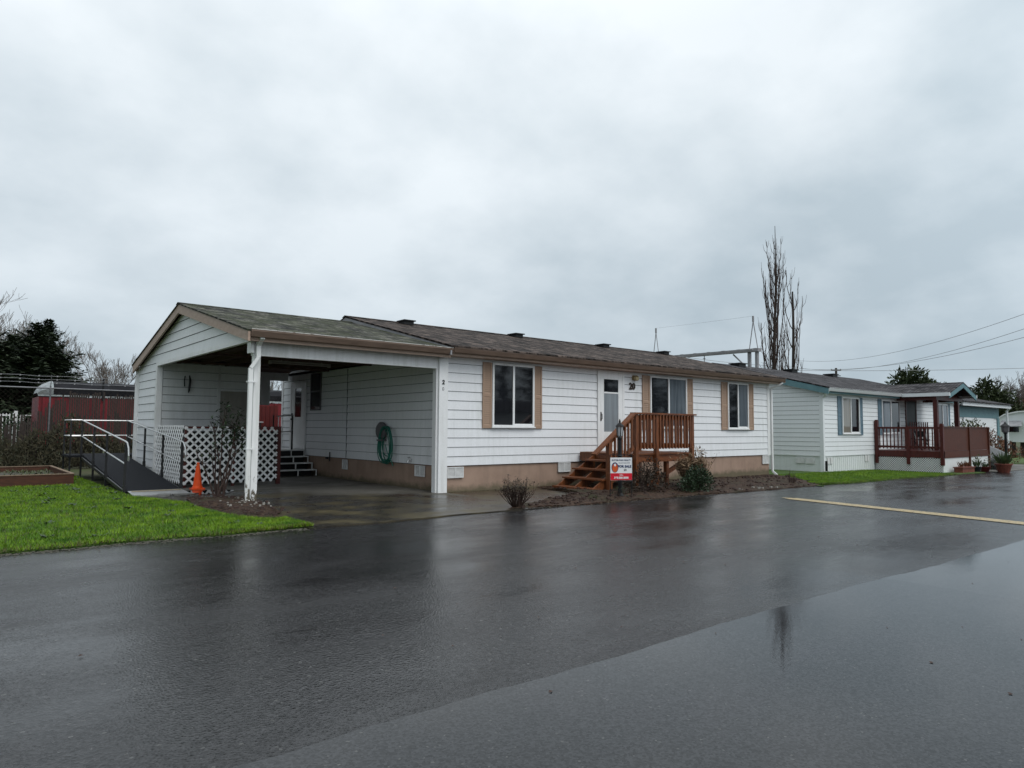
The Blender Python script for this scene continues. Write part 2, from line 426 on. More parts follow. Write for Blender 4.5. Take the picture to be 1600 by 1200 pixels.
# ------------------------------------------------------------------ ground, road, lawns
def frange(a, b, st):
    n = max(1, int(round((b - a) / st))); return [a + (b - a) * i / n for i in range(n + 1)]
def sheet(name, mats, x0, x1, lo, hi, off, step=.25, ny=1, zfun=None, lip=.05, **tags):
    xs = frange(x0, x1, step)
    if x0 < 7 < x1: xs = sorted(set(xs + [7.0]))
    mb = MB(); vs = []
    for x in xs:
        a, b = lo(x), hi(x)
        vs.append((x, a, gz(x) + off - lip))
        for k in range(ny + 1):
            y = a + (b - a) * k / ny
            vs.append((x, y, gz(x) + off + (zfun(x, y) if zfun else 0)))
        vs.append((x, b, gz(x) + off - lip))
    w = ny + 3
    fs = []
    for i in range(len(xs) - 1):
        for k in range(w - 1): fs.append((i*w+k, (i+1)*w+k, (i+1)*w+k+1, i*w+k+1))
    mb.add(vs, fs)
    return mb.build(name, mats, smooth=False, **tags)
def wob(x, s, a): return a * (math.sin(x*s) * .5 + math.sin(x*s*2.7+1) * .3 + math.sin(x*s*6.1+2) * .2)

mb = MB()
gx = [-900, -200, 7, 67, 300, 1200]
for i in range(len(gx) - 1):
    a, b = gx[i], gx[i+1]
    mb.add([(a,-700,gz(a)-.012),(b,-700,gz(b)-.012),(b,1200,gz(b)-.012),(a,1200,gz(a)-.012)], [(0,1,2,3)])
mb.build('ground', 'farground', kind='structure')
edge = lambda x: 9.32 + wob(x, 1.1, .07)
seam = lambda x: 2.98 - .012*x + wob(x, .45, .05) + wob(x, 9, .012)
sheet('road', 'asphalt', -60, 120, lambda x: seam(x) - .002, lambda x: edge(x) + .25, .004, .1, lip=.0, kind='structure')
sheet('road', 'asphalt2', -60, 120, lambda x: -7.5, seam, .010, .1, lip=.006, kind='structure')
yl = lambda t: 14.2 + (t - 7.9) * .19
mb = MB(); ys = frange(1.0, 7.95, .12)
for i in range(len(ys)-1):
    a, b = ys[i], ys[i+1]
    j = [rnd.uniform(-.012, .012) for _ in range(2)]
    off = .0145
    w = .185 if b < 7.7 else .185*(7.98-b)/.3+.02
    mb.add([(yl(a)-w, a, gz(yl(a))+off), (yl(a)+w, a, gz(yl(a))+off), (yl(b)+w, b, gz(yl(b))+off), (yl(b)-w, b, gz(yl(b))+off)], [(0,1,2,3)])
mb.build('painted_line', 'yellow', kind='structure')

# left lawn: reaches from the fence to the road, its tip against the driveway
drv = lambda y: 3.95 + max(0, (y - 9.4)) * .05
lawnL_lo = lambda x: 9.36 + wob(x, 1.3, .10) + wob(x, 8, .03)
def lawnL_hi(x): return 27.1 if x < 3.0 else (15.3 if x < 3.95 else 12.0)
sheet('lawn', 'turf', -25, 3.0, lawnL_lo, lambda x: 27.1, .035, .15, kind='structure')
sheet('lawn', 'turf', 3.0, 4.12, lawnL_lo, lambda x: 15.35 - max(0, x-3.0)*3.6, .035, .06, kind='structure')
# ground behind and beside the shed
sheet('slab', 'slab', 4.0, 8.58, lambda x: edge(x)-.12, lambda x: 21.4, .022, .2, 4, kind='structure')
sheet('slab', 'slab', 3.0, 4.0, lambda x: 15.3 - (x-3.0)*3.5, lambda x: 16.2, .020, .1, kind='structure')
sheet('path', 'path', 8.58, 11.9, lambda x: 9.9 + (x-8.58)*.42, lambda x: 12.72, .020, .2, kind='structure')
mz = lambda x, y: .05 * math.sin(max(0, min(1, (y-9.3)/3.3)) * math.pi) + .015*math.sin(x*5+y*3)
sheet('garden_bed', 'mulch', 7.75, 18.6, lambda x: edge(x) - .03,
      lambda x: 9.45 + (x-7.75)*.42 if x < 10.9 else (12.71 if x > 11.25 else 10.77 + (x-10.9)*5.5), .03, .1, 10, mz, kind='structure')
sheet('garden_bed', 'mulch', 18.6, 22.2, lambda x: edge(18.6) + (x-18.6)*.93 + wob(x, 5, .12), lambda x: 12.71, .03, .1, 8, mz, kind='structure')
sheet('lawn', 'turf', 18.3, 22.2, lambda x: edge(x), lambda x: edge(18.6) + (x-18.6)*.93 + wob(x, 5, .12) + .02, .026, .1, kind='structure')
sheet('lawn', 'turf', 22.2, 32.0, lambda x: edge(x), lambda x: 30.0 if x < 25.4 else 12.6, .026, .15, kind='structure')
sheet('lawn', 'turf', 44, 75, lambda x: edge(x)+2.5, lambda x: 30, .026, .5, kind='structure')
sheet('driveway', 'slab', 33.0, 44.0, lambda x: edge(x)-.1, lambda x: 12.6, .02, .5, kind='structure')
mb = MB(); vs = []
for k in range(30):
    a = 2*math.pi*k/30; q = 1 + .15*math.sin(2*a+1) + .08*math.sin(5*a)
    vs.append((4.32+.62*q*math.cos(a), 15.45+.62*q*math.sin(a), .030))
mb.add(vs, [tuple(range(30))]); mb.build('puddle', 'puddle', kind='structure')
# mulch patch round the carport post
mb = MB(); c = Vector((4.02, 12.35)); vs = []; n = 40
for rr, zz in ((1, .040), (.75, .085), (.35, .11), (.05, .115)):
    for k in range(n):
        a = 2*math.pi*k/n; q = rr * (1 + .12*math.sin(3*a+1) + .07*math.sin(7*a))
        x = c.x + math.cos(a)*.50*q + math.sin(a)*.05*q; y = c.y + math.sin(a)*2.05*q
        vs.append((x, y, zz))
mb.add(vs, [(r*n+k, r*n+(k+1) % n, (r+1)*n+(k+1) % n, (r+1)*n+k) for r in range(3) for k in range(n)] + [tuple(range(3*n, 4*n))])
mb.build('garden_bed', 'mulch', smooth=True, kind='structure')

def in_mulch(x, y): return ((x-4.02)/.55)**2 + ((y-12.35)/2.05)**2 < 1
def blades(mb, n, x0, x1, ylo, yhi, h0, h1, off, skip=None):
    V = mb.v; F = mb.f; U = rnd.uniform
    for _ in range(n):
        x = U(x0, x1); a, b = ylo(x), yhi(x); y = a + (b - a) * (rnd.random() ** 1.25)
        if skip and skip(x, y): continue
        z = gz(x) + off; h = U(h0, h1); an = U(0, 6.283); w = U(.004, .008)
        lx, ly = U(-.035, .035), U(-.035, .035)
        c_, s_ = math.cos(an)*w, math.sin(an)*w; k = len(V)
        V.extend([(x-c_, y-s_, z), (x+c_, y+s_, z), (x+lx, y+ly, z+h)]); F.append((k, k+1, k+2)); mb.mi.append(1 if rnd.random() < .07 + (.35 if y < ylo(x)+.16 else 0) else 0)
mb = MB()
blades(mb, 120000, -1.5, 3.0, lambda x: lawnL_lo(x)-.03, lambda x: 27, .02, .06, .03, lambda x, y: (x < 2.55 and 19.1 < y < 23.4 and x > .2))
blades(mb, 34000, 3.0, 4.12, lambda x: lawnL_lo(x)-.03, lambda x: 15.35-max(0, x-3)*3.6, .02, .055, .03, in_mulch)
mb.build('lawn_grass', ['blade', 'blade_dry'], kind='stuff', label='bright green mown grass left of the driveway', category='grass')
mb = MB()
blades(mb, 40000, 18.8, 29.0, lambda x: edge(x)-.02, lambda x: (edge(18.6)+(x-18.6)*.93 if x < 22.2 else 12.55), .02, .06, .022)
mb.build('lawn_grass', ['blade', 'blade_dry'], kind='stuff', label='green mown grass strip in front of the neighbouring white home', category='grass')
mb = MB()
for _ in range(70):
    x = rnd.uniform(-1.5, 4.0); y = rnd.uniform(9.5, 15 if x > 3 else 22)
    if in_mulch(x, y) or (x < 2.7 and 19 < y < 23.5): continue
    for _k in range(9):
        a = rnd.uniform(0, 6.28); mb.leaf((x+rnd.gauss(0,.03), y+rnd.gauss(0,.03), .045), (math.cos(a), math.sin(a), .45), (0, 0, 1), rnd.uniform(.05, .11), .04)
mb.build('broadleaf_weeds', 'shrubleaf', kind='stuff', label='flat dark broad leaved weeds growing in the left lawn', category='weeds')
mb = MB()
for _ in range(2600):
    x = rnd.uniform(-2, 4.1) if rnd.random() < .55 else rnd.uniform(8, 30); y = edge(x) + .03 - abs(rnd.gauss(0, .09)); s = rnd.uniform(.004, .016); z = gz(x)+.008
    mb.add([(x-s*1.4, y, z), (x, y-s, z), (x+s*1.5, y+s*.2, z), (x+s*.2, y+s, z+s*.5)], [(0,1,2,3)])
mb.build('edge_grit', 'dirt', kind='stuff', label='soil and grit washed along the edge of the road', category='grit')
# pale bark flecks, pebbles and moss tufts in the beds
mb = MB()
for _ in range(900):
    if rnd.random() < .18:
        a = rnd.uniform(0, 6.28); q = rnd.uniform(.1, 1.1)**.6; x = 4.02+math.cos(a)*.5*q; y = 12.35+math.sin(a)*2.0*q; z = .09
    else:
        x = rnd.uniform(8, 21.5); y = rnd.uniform(9.35, 10.6 if x < 11 else 12.5)
        if x < 11 and y > 9.45+(x-7.75)*.42: continue
        if x > 18.6 and y < edge(x)+(x-18.6)*.93: continue
        z = gz(x)+.035+mz(x, y)
    s = rnd.uniform(.012, .04); mb.box(x-s, x+s*.8, y-s*.6, y+s*.5, z, z+s*.7)
mb.build('mulch_debris', 'twig', kind='stuff', label='wet bark chips scattered over the planting beds', category='bark chips')
mb = MB()
for _ in range(30):
    x = rnd.gauss(4.15, .2); y = rnd.gauss(12.2, .45); s = rnd.uniform(.006, .018); mb.box(x-s, x+s, y-s, y+s*.8, .09, .11+s)
for _ in range(9):
    x = rnd.uniform(15.0, 16.5); y = edge(x)+rnd.uniform(.05, .3); s = rnd.uniform(.012, .03); z = gz(x)+.03; mb.box(x-s, x+s, y-s, y+s*.8, z, z+s*1.6)
mb.build('pebbles', 'plywood', kind='stuff', label='pale pebbles lying at the foot of the post and along the bed edge', category='pebbles')
mb = MB()
for _ in range(240):
    x = rnd.uniform(-2, 26); y = rnd.uniform(1.2, 9.2) if rnd.random() < .75 else rnd.uniform(8.5, 9.3); s = rnd.uniform(.006, .017); z = gz(x)+.012
    mb.add([(x-s, y, z), (x, y-s*.8, z+.003), (x+s*1.3, y+s*.2, z+.001), (x+s*.2, y+s, z+.006)], [(0,1,2,3)])
mb.build('fallen_leaves', 'twig', kind='stuff', label='tiny dark fallen leaves stuck to the wet road', category='leaves')

# ------------------------------------------------------------------ the main home
Yf, Xl, Xr, Yb = 12.69, 8.57, 21.9, 21.95
HR = 17.3; SID0, SID1 = .57, 3.02
home = thing('manufactured_home', (Xl, Yf, 0), 'white single storey manufactured home with tan shutters, brown roof and number 20 by its door', 'house')
mb = MB()
mb.box(Xl+.03, Xr-.03, Yf+.03, Yb-.03, .5, 3.1)
siding(mb, (Xl, Yf), (Xr, Yf), (0, -1), SID0, SID1, .206, .02, groove=1)
siding(mb, (Xl, Yb), (Xl, Yf), (-1, 0), SID0, SID1, .206, .02, groove=1)
# right end wall, with gable
siding(mb, (Xr, Yf), (Xr, Yb), (1, 0), SID0, SID1, .206, .02, groove=1)
mb.prism([(Yf, 3.0), (Yb, 3.0), (HR, 4.25)], 'x', Xl+.03, Xr-.01)
mb.build('wall', ['white', 'groove'], home)
mb = MB(); mb.box(Xl+.02, Xr-.02, Yf+.02, Yb-.02, -.3, .585); mb.build('skirting', 'skirt', home)
pieces('corner_trim', 'trim', home, [(Xr-.14, Xr+.012, Yf-.030, Yf+.1, .56, 3.0), (Xl-.030, Xl+.01, Yb-.1, Yb+.02, .56, 3.0)])
pieces('frieze_board', 'white', home, [(Xl+.03, Xr-.14, Yf-.024, Yf, 2.95, 3.03)])
pieces('wall_seam', 'grey', home, [(Xl-.024, Xl+.01, 17.33, 17.35, .56, 3.0)])        # between the two halves
def roof_slab(mb, x0, x1, ye, ze, yr, zr, yb, zb, th):
    mb.prism([(ye, ze), (yr, zr), (yb, zb), (yb, zb-th), (yr, zr-th), (ye, ze-th)], 'x', x0, x1)
mb = MB(); roof_slab(mb, 8.42, 22.25, 12.22, 3.185, HR, 4.42, 22.4, 3.185, .035)
roof = mb.build('roof', 'shingle', home)
mb = MB()
for x in frange(8.42, 22.2, 1): pass
mb.prism([(HR-.16, 4.395), (HR, 4.445), (HR+.16, 4.395), (HR, 4.42)], 'x', 8.40, 22.27); mb.build('ridge_cap', 'shingle', roof)
for x in (10.1, 14.15, 18.2, 21.6):
    mb = MB(); mb.box(x-.15, x+.15, HR-.55, HR-.22, 4.30, 4.40); mb.box(x-.19, x+.19, HR-.60, HR-.17, 4.40, 4.43)
    mb.build('roof_vent', 'black', roof)
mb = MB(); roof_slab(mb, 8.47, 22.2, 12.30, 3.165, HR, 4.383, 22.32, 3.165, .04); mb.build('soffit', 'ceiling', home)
mb = MB()
mb.prism([(12.26, 3.15), (HR, 4.385), (22.36, 3.15), (22.36, 3.02), (HR, 4.24), (12.26, 3.02)], 'x', 22.2, 22.235)
mb.build('fascia', 'tan', home)
pieces('eave_board', 'tan', home, [(8.5, 22.2, 12.36, 12.40, 2.985, 3.15), (8.5, 22.2, 12.40, 12.68, 2.985, 3.0)])
mb = MB(); mb.prism([(12.26, 3.145), (HR, 4.383), (22.36, 3.145), (22.36, 2.98), (HR, 4.22), (12.26, 2.98)], 'x', 8.43, 8.47)
mb.build('rake_board', 'steelgrey', home)
def gutter(x0, x1, y, z, parent, m='gutter', lip='gutterlip'):
    mb = MB(); mb.prism([(y+.13, z), (y+.13, z-.115), (y+.05, z-.125), (y, z-.03), (y, z), (y+.012, z), (y+.015, z-.03), (y+.055, z-.11), (y+.118, z-.105), (y+.118, z)], 'x', x0, x1)
    mb.box(x0-.004, x0, y, y+.13, z-.12, z); mb.box(x1, x1+.004, y, y+.13, z-.12, z)
    g = mb.build('gutter', m, parent)
    mb = MB(); mb.box(x0, x1, y-.006, y+.016, z, z+.010); mb.build('gutter_lip', lip, g)
    return g
gutter(8.52, 22.2, 12.23, 3.165, home, 'gutter', 'gutter')
def downspout(pts, parent, m='trim', w=.075):
    mb = MB()
    for a, b in zip(pts, pts[1:]): mb.bar(a, b, w, w*.72)
    return mb.build('downspout', m, parent)
downspout([(22.15, 12.30, 3.03), (22.05, 12.42, 2.93), (21.98, 12.64, 2.84), (21.98, 12.64, .02), (22.02, 12.5, -.1)], home)

def louvre_shutter(parent, x0, x1, z0, z1, Y, m='shutter', thick=.028):
    mb = MB(); st = .045; zm = (z0+z1)/2
    mb.box(x0, x0+st, Y-thick, Y, z0, z1); mb.box(x1-st, x1, Y-thick, Y, z0, z1)
    for a, b in ((z0, z0+.07), (zm-.035, zm+.035), (z1-.07, z1)): mb.box(x0+st, x1-st, Y-thick+.002, Y, a, b)
    mb.box(x0+st, x1-st, Y-.008, Y, z0+.07, z1-.07)
    for a, b in ((z0+.07, zm-.035), (zm+.035, z1-.07)):
        n = max(3, int((b-a)/.05))
        for k in range(n):
            z = a + (b-a)*k/n; h = (b-a)/n
            mb.add([(x0+st, Y-thick+.003, z), (x1-st, Y-thick+.003, z), (x1-st, Y-.009, z+h*.95), (x0+st, Y-.009, z+h*.95)], [(0,1,2,3)])
    return mb.build('shutter', m, parent)
def slider(parent, x0, x1, z0, z1, Y, left, right, fr='trim', deep=.045):
    """two-light sliding window in a wall facing the street"""
    mb = MB(); f = .05; xm = (x0+x1)/2
    mb.box(x0, x1, Y-deep, Y, z1-f, z1); mb.box(x0, x1, Y-deep, Y, z0, z0+f*.8)
    mb.box(x0, x0+f, Y-deep, Y, z0+f*.8, z1-f); mb.box(x1-f, x1, Y-deep, Y, z0+f*.8, z1-f)
    mb.box(x0-.02, x1+.02, Y-deep-.02, Y, z0-.03, z0-.001)
    w = mb.build('window', fr, parent)
    mb = MB(); mb.box(xm-.028, xm+.028, Y-deep+.008, Y-.004, z0+f*.8, z1-f); mb.box(xm+.028, x1-f, Y-.02, Y-.006, z0+f*.8, z0+f*.8+.03); mb.build('mullion', fr, w)
    mb = MB(); mb.box(x0+f, xm-.028, Y-.014, Y-.004, z0+f*.8, z1-f); mb.build('pane', left, w)
    mb = MB(); mb.box(xm+.028, x1-f, Y-.019, Y-.004, z0+f*.8+.03, z1-f); mb.build('pane', right, w)
    return w
YS = Yf - .02
for (a, b, c, d, l, r_) in ((9.60, 9.87, 11.16, 11.42, 'glass_dark', 'glass_dark'), (15.22, 15.54, 17.24, 17.55, 'glass_dark', 'glass_lite'), (19.05, 19.38, 20.56, 20.88, 'glass_dark', 'glass_lite')):
    slider(home, b, c, 1.45, 2.93, YS, l, r_)
    louvre_shutter(home, a, b-.01, 1.41, 2.93, YS); louvre_shutter(home, c+.01, d, 1.41, 2.93, YS)
# front door
mb = MB(); mb.box(13.40, 13.47, YS-.03, YS, .86, 2.97); mb.box(14.38, 14.45, YS-.03, YS, .86, 2.97); mb.box(13.47, 14.38, YS-.03, YS, 2.90, 2.97); mb.box(13.47, 14.38, YS-.05, YS, .83, .87)
fd = mb.build('front_door', 'trim', home)
mb = MB(); Yd = YS-.022
for a, b, c, d in ((13.47, 13.64, .87, 2.90), (14.21, 14.38, .87, 2.90), (13.64, 14.21, 2.74, 2.90), (13.64, 14.21, 2.36, 2.40), (13.64, 14.21, .87, 1.34)): mb.box(a, b, Yd, YS, c, d)
mb.box(13.66, 14.19, Yd-.006, Yd, .97, 1.25)
mb.build('storm_door', 'trim', fd)
mb = MB(); mb.box(13.64, 14.21, YS-.012, YS-.002, 2.40, 2.74); mb.build('pane', 'glass_dark', fd)
mb = MB(); mb.box(13.64, 14.21, YS-.012, YS-.002, 1.34, 2.36); mb.build('pane', 'glass_curtain', fd)
mb = MB(); mb.box(13.50, 13.535, Yd-.012, Yd, 1.62, 1.86); mb.tube([(13.517, Yd-.012, 1.66), (13.517, Yd-.05, 1.68), (13.517, Yd-.05, 1.80), (13.517, Yd-.012, 1.82)], .009, 6); mb.build('handle', 'black', fd)
# porch lamp, house number
mb = MB(); mb.box(14.80, 14.96, YS-.03, YS, 2.77, 2.90); mb.lathe((14.88, YS-.08, 2.75), [(.05, 0), (.075, .02), (.08, .10), (.045, .14), (.01, .15)], 10); mb.build('wall_lamp', 'brass', home)
text_mesh('house_number', '20', .25, 'trunk', home, (14.79, YS-.012, 2.515), (1, 0, 0), (0, 0, 1), bold=.009, depth=.006)
# skirting vents
def vent(parent, x0, x1, z0, z1, side='f'):
    mb = MB(); t = .025
    def B(a, b, c, d, o0, o1):
        if side == 'f': mb.box(a, b, Yf-o1, Yf-o0, c, d)
        else: mb.box(Xl-o1, Xl-o0, a, b, c, d)
    o = 0.0
    B(x0, x1, z0, z0+.022, 0, t); B(x0, x1, z1-.022, z1, 0, t); B(x0, x0+.022, z0+.022, z1-.022, 0, t); B(x1-.022, x1, z0+.022, z1-.022, 0, t)
    xm = (x0+x1)/2; B(xm-.012, xm+.012, z0+.022, z1-.022, 0, t)
    n = 7
    for k in range(n):
        z = z0+.026+(z1-z0-.05)*k/n
        B(x0+.022, xm-.012, z, z+(z1-z0)/n*.62, 0, t*.6); B(xm+.012, x1-.022, z, z+(z1-z0)/n*.62, 0, t*.6)
    return mb.build('skirting_vent', 'moulding', parent)
vent(home, 8.66, 9.1, .31, .55); vent(home, 12.0, 12.42, .33, .57); vent(home, 21.42, 21.84, .28, .56)
vent(home, 13.42, 13.84, .30, .55, 's'); vent(home, 17.26, 17.56, .28, .54, 's')
# side door under the carport, side window
Xs = Xl - .02
mb = MB(); mb.box(Xs-.03, Xs, 20.02, 20.10, .75, 2.78); mb.box(Xs-.03, Xs, 21.12, 21.2, .75, 2.78); mb.box(Xs-.03, Xs, 20.10, 21.12, 2.70, 2.78)
sd = mb.build('side_door', 'trim', home)
mb = MB(); mb.box(Xs-.018, Xs, 20.10, 20.38, .76, 2.70); mb.box(Xs-.018, Xs, 20.86, 21.12, .76, 2.70); mb.box(Xs-.018, Xs, 20.38, 20.86, .76, 1.72); mb.box(Xs-.018, Xs, 20.38, 20.86, 2.60, 2.70); mb.build('door_leaf', 'trim', sd)
mb = MB(); mb.box(Xs-.012, Xs-.002, 20.38, 20.86, 1.72, 2.60); mb.build('pane', 'glass_dark', sd)
mb = MB(); mb.lathe((Xs-.05, 21.03, 1.62), [(.005, 0), (.03, .02), (.03, .05), (.005, .07)], 8); mb.build('handle', 'black', sd); mb = MB(); mb.lathe((Xs-.03, 21.03, 1.78), [(.005, 0), (.025, .01), (.025, .05), (.005, .06)], 8); mb.build('lock', 'black', sd)
mb = MB(); mb.box(Xs-.03, Xs, 18.98, 19.02, 1.9, 3.0); mb.box(Xs-.03, Xs, 19.66, 19.7, 1.9, 3.0); mb.box(Xs-.028, Xs, 19.02, 19.66, 2.44, 2.48); mb.box(Xs-.03, Xs, 19.02, 19.66, 1.9, 1.94); mb.box(Xs-.03, Xs, 19.02, 19.66, 2.97, 3.0)
sw = mb.build('side_window', 'grey', home)
mb = MB(); mb.box(Xs-.012, Xs-.002, 19.02, 19.66, 1.94, 2.44); mb.box(Xs-.012, Xs-.002, 19.02, 19.66, 2.48, 2.97); mb.build('pane', 'glass_dark', sw)
mb = MB(); mb.tube([(Xs, 13.98, .66), (Xs-.09, 13.98, .66), (Xs-.12, 13.98, .60)], .022, 8); mb.tube([(Xs-.07, 13.93, .72), (Xs-.07, 14.03, .72)], .014, 6); mb.build('wall_tap', 'alu', home)
mb = MB(); mb.tube([(Xs-.02, 18.3, .46), (Xs-.02, 18.3, .72)], .016, 6); mb.box(Xs-.05, Xs, 18.42, 18.52, .52, .58); mb.build('wall_pipe', 'black', home)

# ------------------------------------------------------------------ carport
cp = thing('carport', (4.3, Yf, 0), 'open white carport with tan gable trim and mossy roof at the home\'s left end', 'carport')
CR, CZ = 16.95, 4.215
mb = MB(); roof_slab(mb, 4.12, 8.44, 12.26, 3.12, CR, CZ, 21.62, 3.11, .03); crf = mb.build('roof', 'shingle_moss', cp)
mb = MB(); mb.prism([(CR-.15, CZ-.03), (CR, CZ+.02), (CR+.15, CZ-.03), (CR, CZ)], 'x', 4.11, 8.43); mb.build('ridge_cap', 'shingle_moss', crf)
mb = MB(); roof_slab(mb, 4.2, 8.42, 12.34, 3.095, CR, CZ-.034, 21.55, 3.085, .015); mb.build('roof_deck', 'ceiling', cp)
mb = MB(); 
for ya, za, yb, zb in ((12.27, 3.10, CR, CZ-.02), (CR, CZ-.02, 21.6, 3.09)):
    mb.add([(x, y, z) for x in (4.14, 4.18) for y, z in ((ya, za), (yb, zb), (yb, zb-.215), (ya, za-.19))], [(0,1,2,3), (7,6,5,4), (0,4,5,1), (3,2,6,7), (0,3,7,4), (1,5,6,2)])
mb.build('rake_fascia', 'tan', cp)
pieces('eave_fascia', 'tan', cp, [(4.2, 8.52, 12.38, 12.42, 2.93, 3.09), (4.2, 8.45, 21.52, 21.56, 2.93, 3.06)])
gutter(4.2, 8.5, 12.25, 3.125, cp)
# flat boarded ceiling with joists, rafters showing at the two eaves
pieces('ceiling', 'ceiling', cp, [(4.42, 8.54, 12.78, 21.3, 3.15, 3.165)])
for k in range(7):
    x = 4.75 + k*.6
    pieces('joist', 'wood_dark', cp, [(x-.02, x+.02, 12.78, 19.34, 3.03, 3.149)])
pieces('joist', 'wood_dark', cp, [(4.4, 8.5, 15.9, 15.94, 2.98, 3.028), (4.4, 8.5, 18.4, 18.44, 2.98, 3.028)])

# header over the driveway
mb = MB(); mb.box(4.36, 8.37, Yf-.05, Yf+.05, 2.70, 3.0); mb.box(4.30, 4.36, Yf-.12, Yf+.08, 2.74, 3.06); mb.build('header_beam', 'trim', cp)
# gable siding above the side opening, and solid wall of the storage end
gX = 4.3
rz = lambda y: CZ - .20 - abs(y-CR)*.2345
mb = MB()
ZG = 3.0
def zline_lo(z):   # distance from Yend(21.45) where the rake starts at height z
    return max(0, 21.45 - (CR + (CZ-.14-z)/.2345))
def zline_hi(z): return min(21.45-12.6, 21.45 - (CR - (CZ-.14-z)/.2345))
siding(mb, (gX, 21.45), (gX, 12.60), (-1, 0), ZG+.02, 4.05, .206, .02, ua=zline_lo, ub=zline_hi)
siding(mb, (gX, 21.45), (gX, 19.44), (-1, 0), .14, ZG+.02, .206, .02)
mb.box(gX+.005, gX+.05, 19.4, 21.44, .1, 3.1)
mb.prism([(12.62, ZG+.02), (21.44, ZG+.02), (CR, 4.05)], 'x', gX+.004, gX+.03)
mb.build('gable_wall', ['white', 'groove'], cp)
mb = MB(); mb.box(gX-.028, gX+.05, 12.62, 19.33, ZG-.06, ZG+.03); mb.box(gX-.032, gX+.10, 19.33, 19.45, .1, ZG+.03)
mb.box(gX-.03, gX+.02, 21.38, 21.50, .12, 3.05); mb.build('gable_trim', 'trim', cp)
# storage room front wall
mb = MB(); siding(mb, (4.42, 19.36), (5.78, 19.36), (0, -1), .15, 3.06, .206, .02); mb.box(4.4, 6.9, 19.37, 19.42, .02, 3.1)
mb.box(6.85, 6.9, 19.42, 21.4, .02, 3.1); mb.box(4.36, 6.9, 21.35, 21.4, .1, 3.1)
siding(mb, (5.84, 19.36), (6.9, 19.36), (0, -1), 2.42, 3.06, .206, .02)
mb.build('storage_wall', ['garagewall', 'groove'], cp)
mb = MB(); mb.box(5.76, 5.84, 19.325, 19.37, .05, 2.42); mb.box(5.84, 6.86, 19.325, 19.37, 2.36, 2.42); mb.build('door_trim', 'garagewall', cp)
mb = MB(); mb.box(5.84, 6.86, 19.34, 19.372, .05, 2.36); sdoor = mb.build('storage_door', 'plywood', cp)
mb = MB(); mb.lathe((6.75, 19.31, 1.1), [(.005, 0), (.025, .02), (.025, .04), (.005, .06)], 8); mb.build('handle', 'grey', sdoor)
mb = MB(); mb.box(6.9, 7.93, 21.36, 21.40, 2.08, 3.1); mb.box(7.93, 8.5, 21.36, 21.40, 2.85, 3.1); mb.build('back_panel', 'garagewall', cp)
# posts
mb = MB(); mb.box(4.385, 4.50, Yf-.065, Yf+.065, -.02, 2.70); mb.build('post', 'postpaint', cp)
mb = MB(); mb.box(8.37, 8.60, Yf-.10, Yf+.02, 0, 2.99); mb.box(8.33, 8.37, Yf-.04, Yf+.10, 0, 2.70); mb.build('end_post', 'trim', cp)
text_mesh('post_number', '2', .13, 'black', cp, (8.47, Yf-.103, 2.36), (1, 0, 0), (.12, 0, 1), bold=.006, depth=.004)
text_mesh('post_number', '0', .11, 'grey', cp, (8.47, Yf-.101, 2.22), (1, 0, 0), (0, 0, 1), depth=.002)
dx, dy = 4.30, Yf-.12
downspout([(4.42, 12.33, 3.0), (4.42, 12.53, 2.88), (4.42, 12.53, 2.66), (dx, dy-.02, 2.46), (dx, dy-.02, .10), (dx, dy-.14, .03)], cp, 'postpaint', w=.075)
for z in (2.2, 1.0): pieces('downspout_strap', 'trim', cp, [(dx-.048, dx+.10, dy-.055, dy+.06, z, z+.025)])
downspout([(4.28, 21.55, 2.98), (4.26, 21.52, 2.86), (4.24, 21.47, 2.78), (4.24, 21.47, .1)], cp)
mb = MB(); mb.box(5.9, 7.42, 15.99, 16.03, 2.93, 2.96); mb.tube([(5.95, 16.01, 2.905), (7.37, 16.01, 2.905)], .016, 8)
mb.box(5.9, 5.96, 15.97, 16.05, 2.875, 2.93); mb.box(7.36, 7.42, 15.97, 16.05, 2.875, 2.93); mb.bar((6.2, 16.01, 2.96), (6.2, 16.01, 3.15), .01); mb.bar((7.2, 16.01, 2.96), (7.2, 16.01, 3.15), .01)
mb.build('tube_light', 'plywood', cp)
# dark tools hanging on the storage wall
th = thing('hanging_tool', (4.98, 19.3, 2.4), 'pair of dark hooks hanging on the storage wall in the carport', 'wall hooks')
mb = MB(); mb.tube([(4.94, 19.33, 2.72), (4.92, 19.31, 2.6), (4.93, 19.31, 2.44)], .014, 6); mb.build('hook', 'black', th)
mb = MB(); mb.tube([(5.04, 19.32, 2.74), (5.06, 19.30, 2.6), (5.04, 19.30, 2.34), (5.02, 19.29, 2.28)], [.012, .03, .026, .01], 6); mb.build('hook', 'black', th)

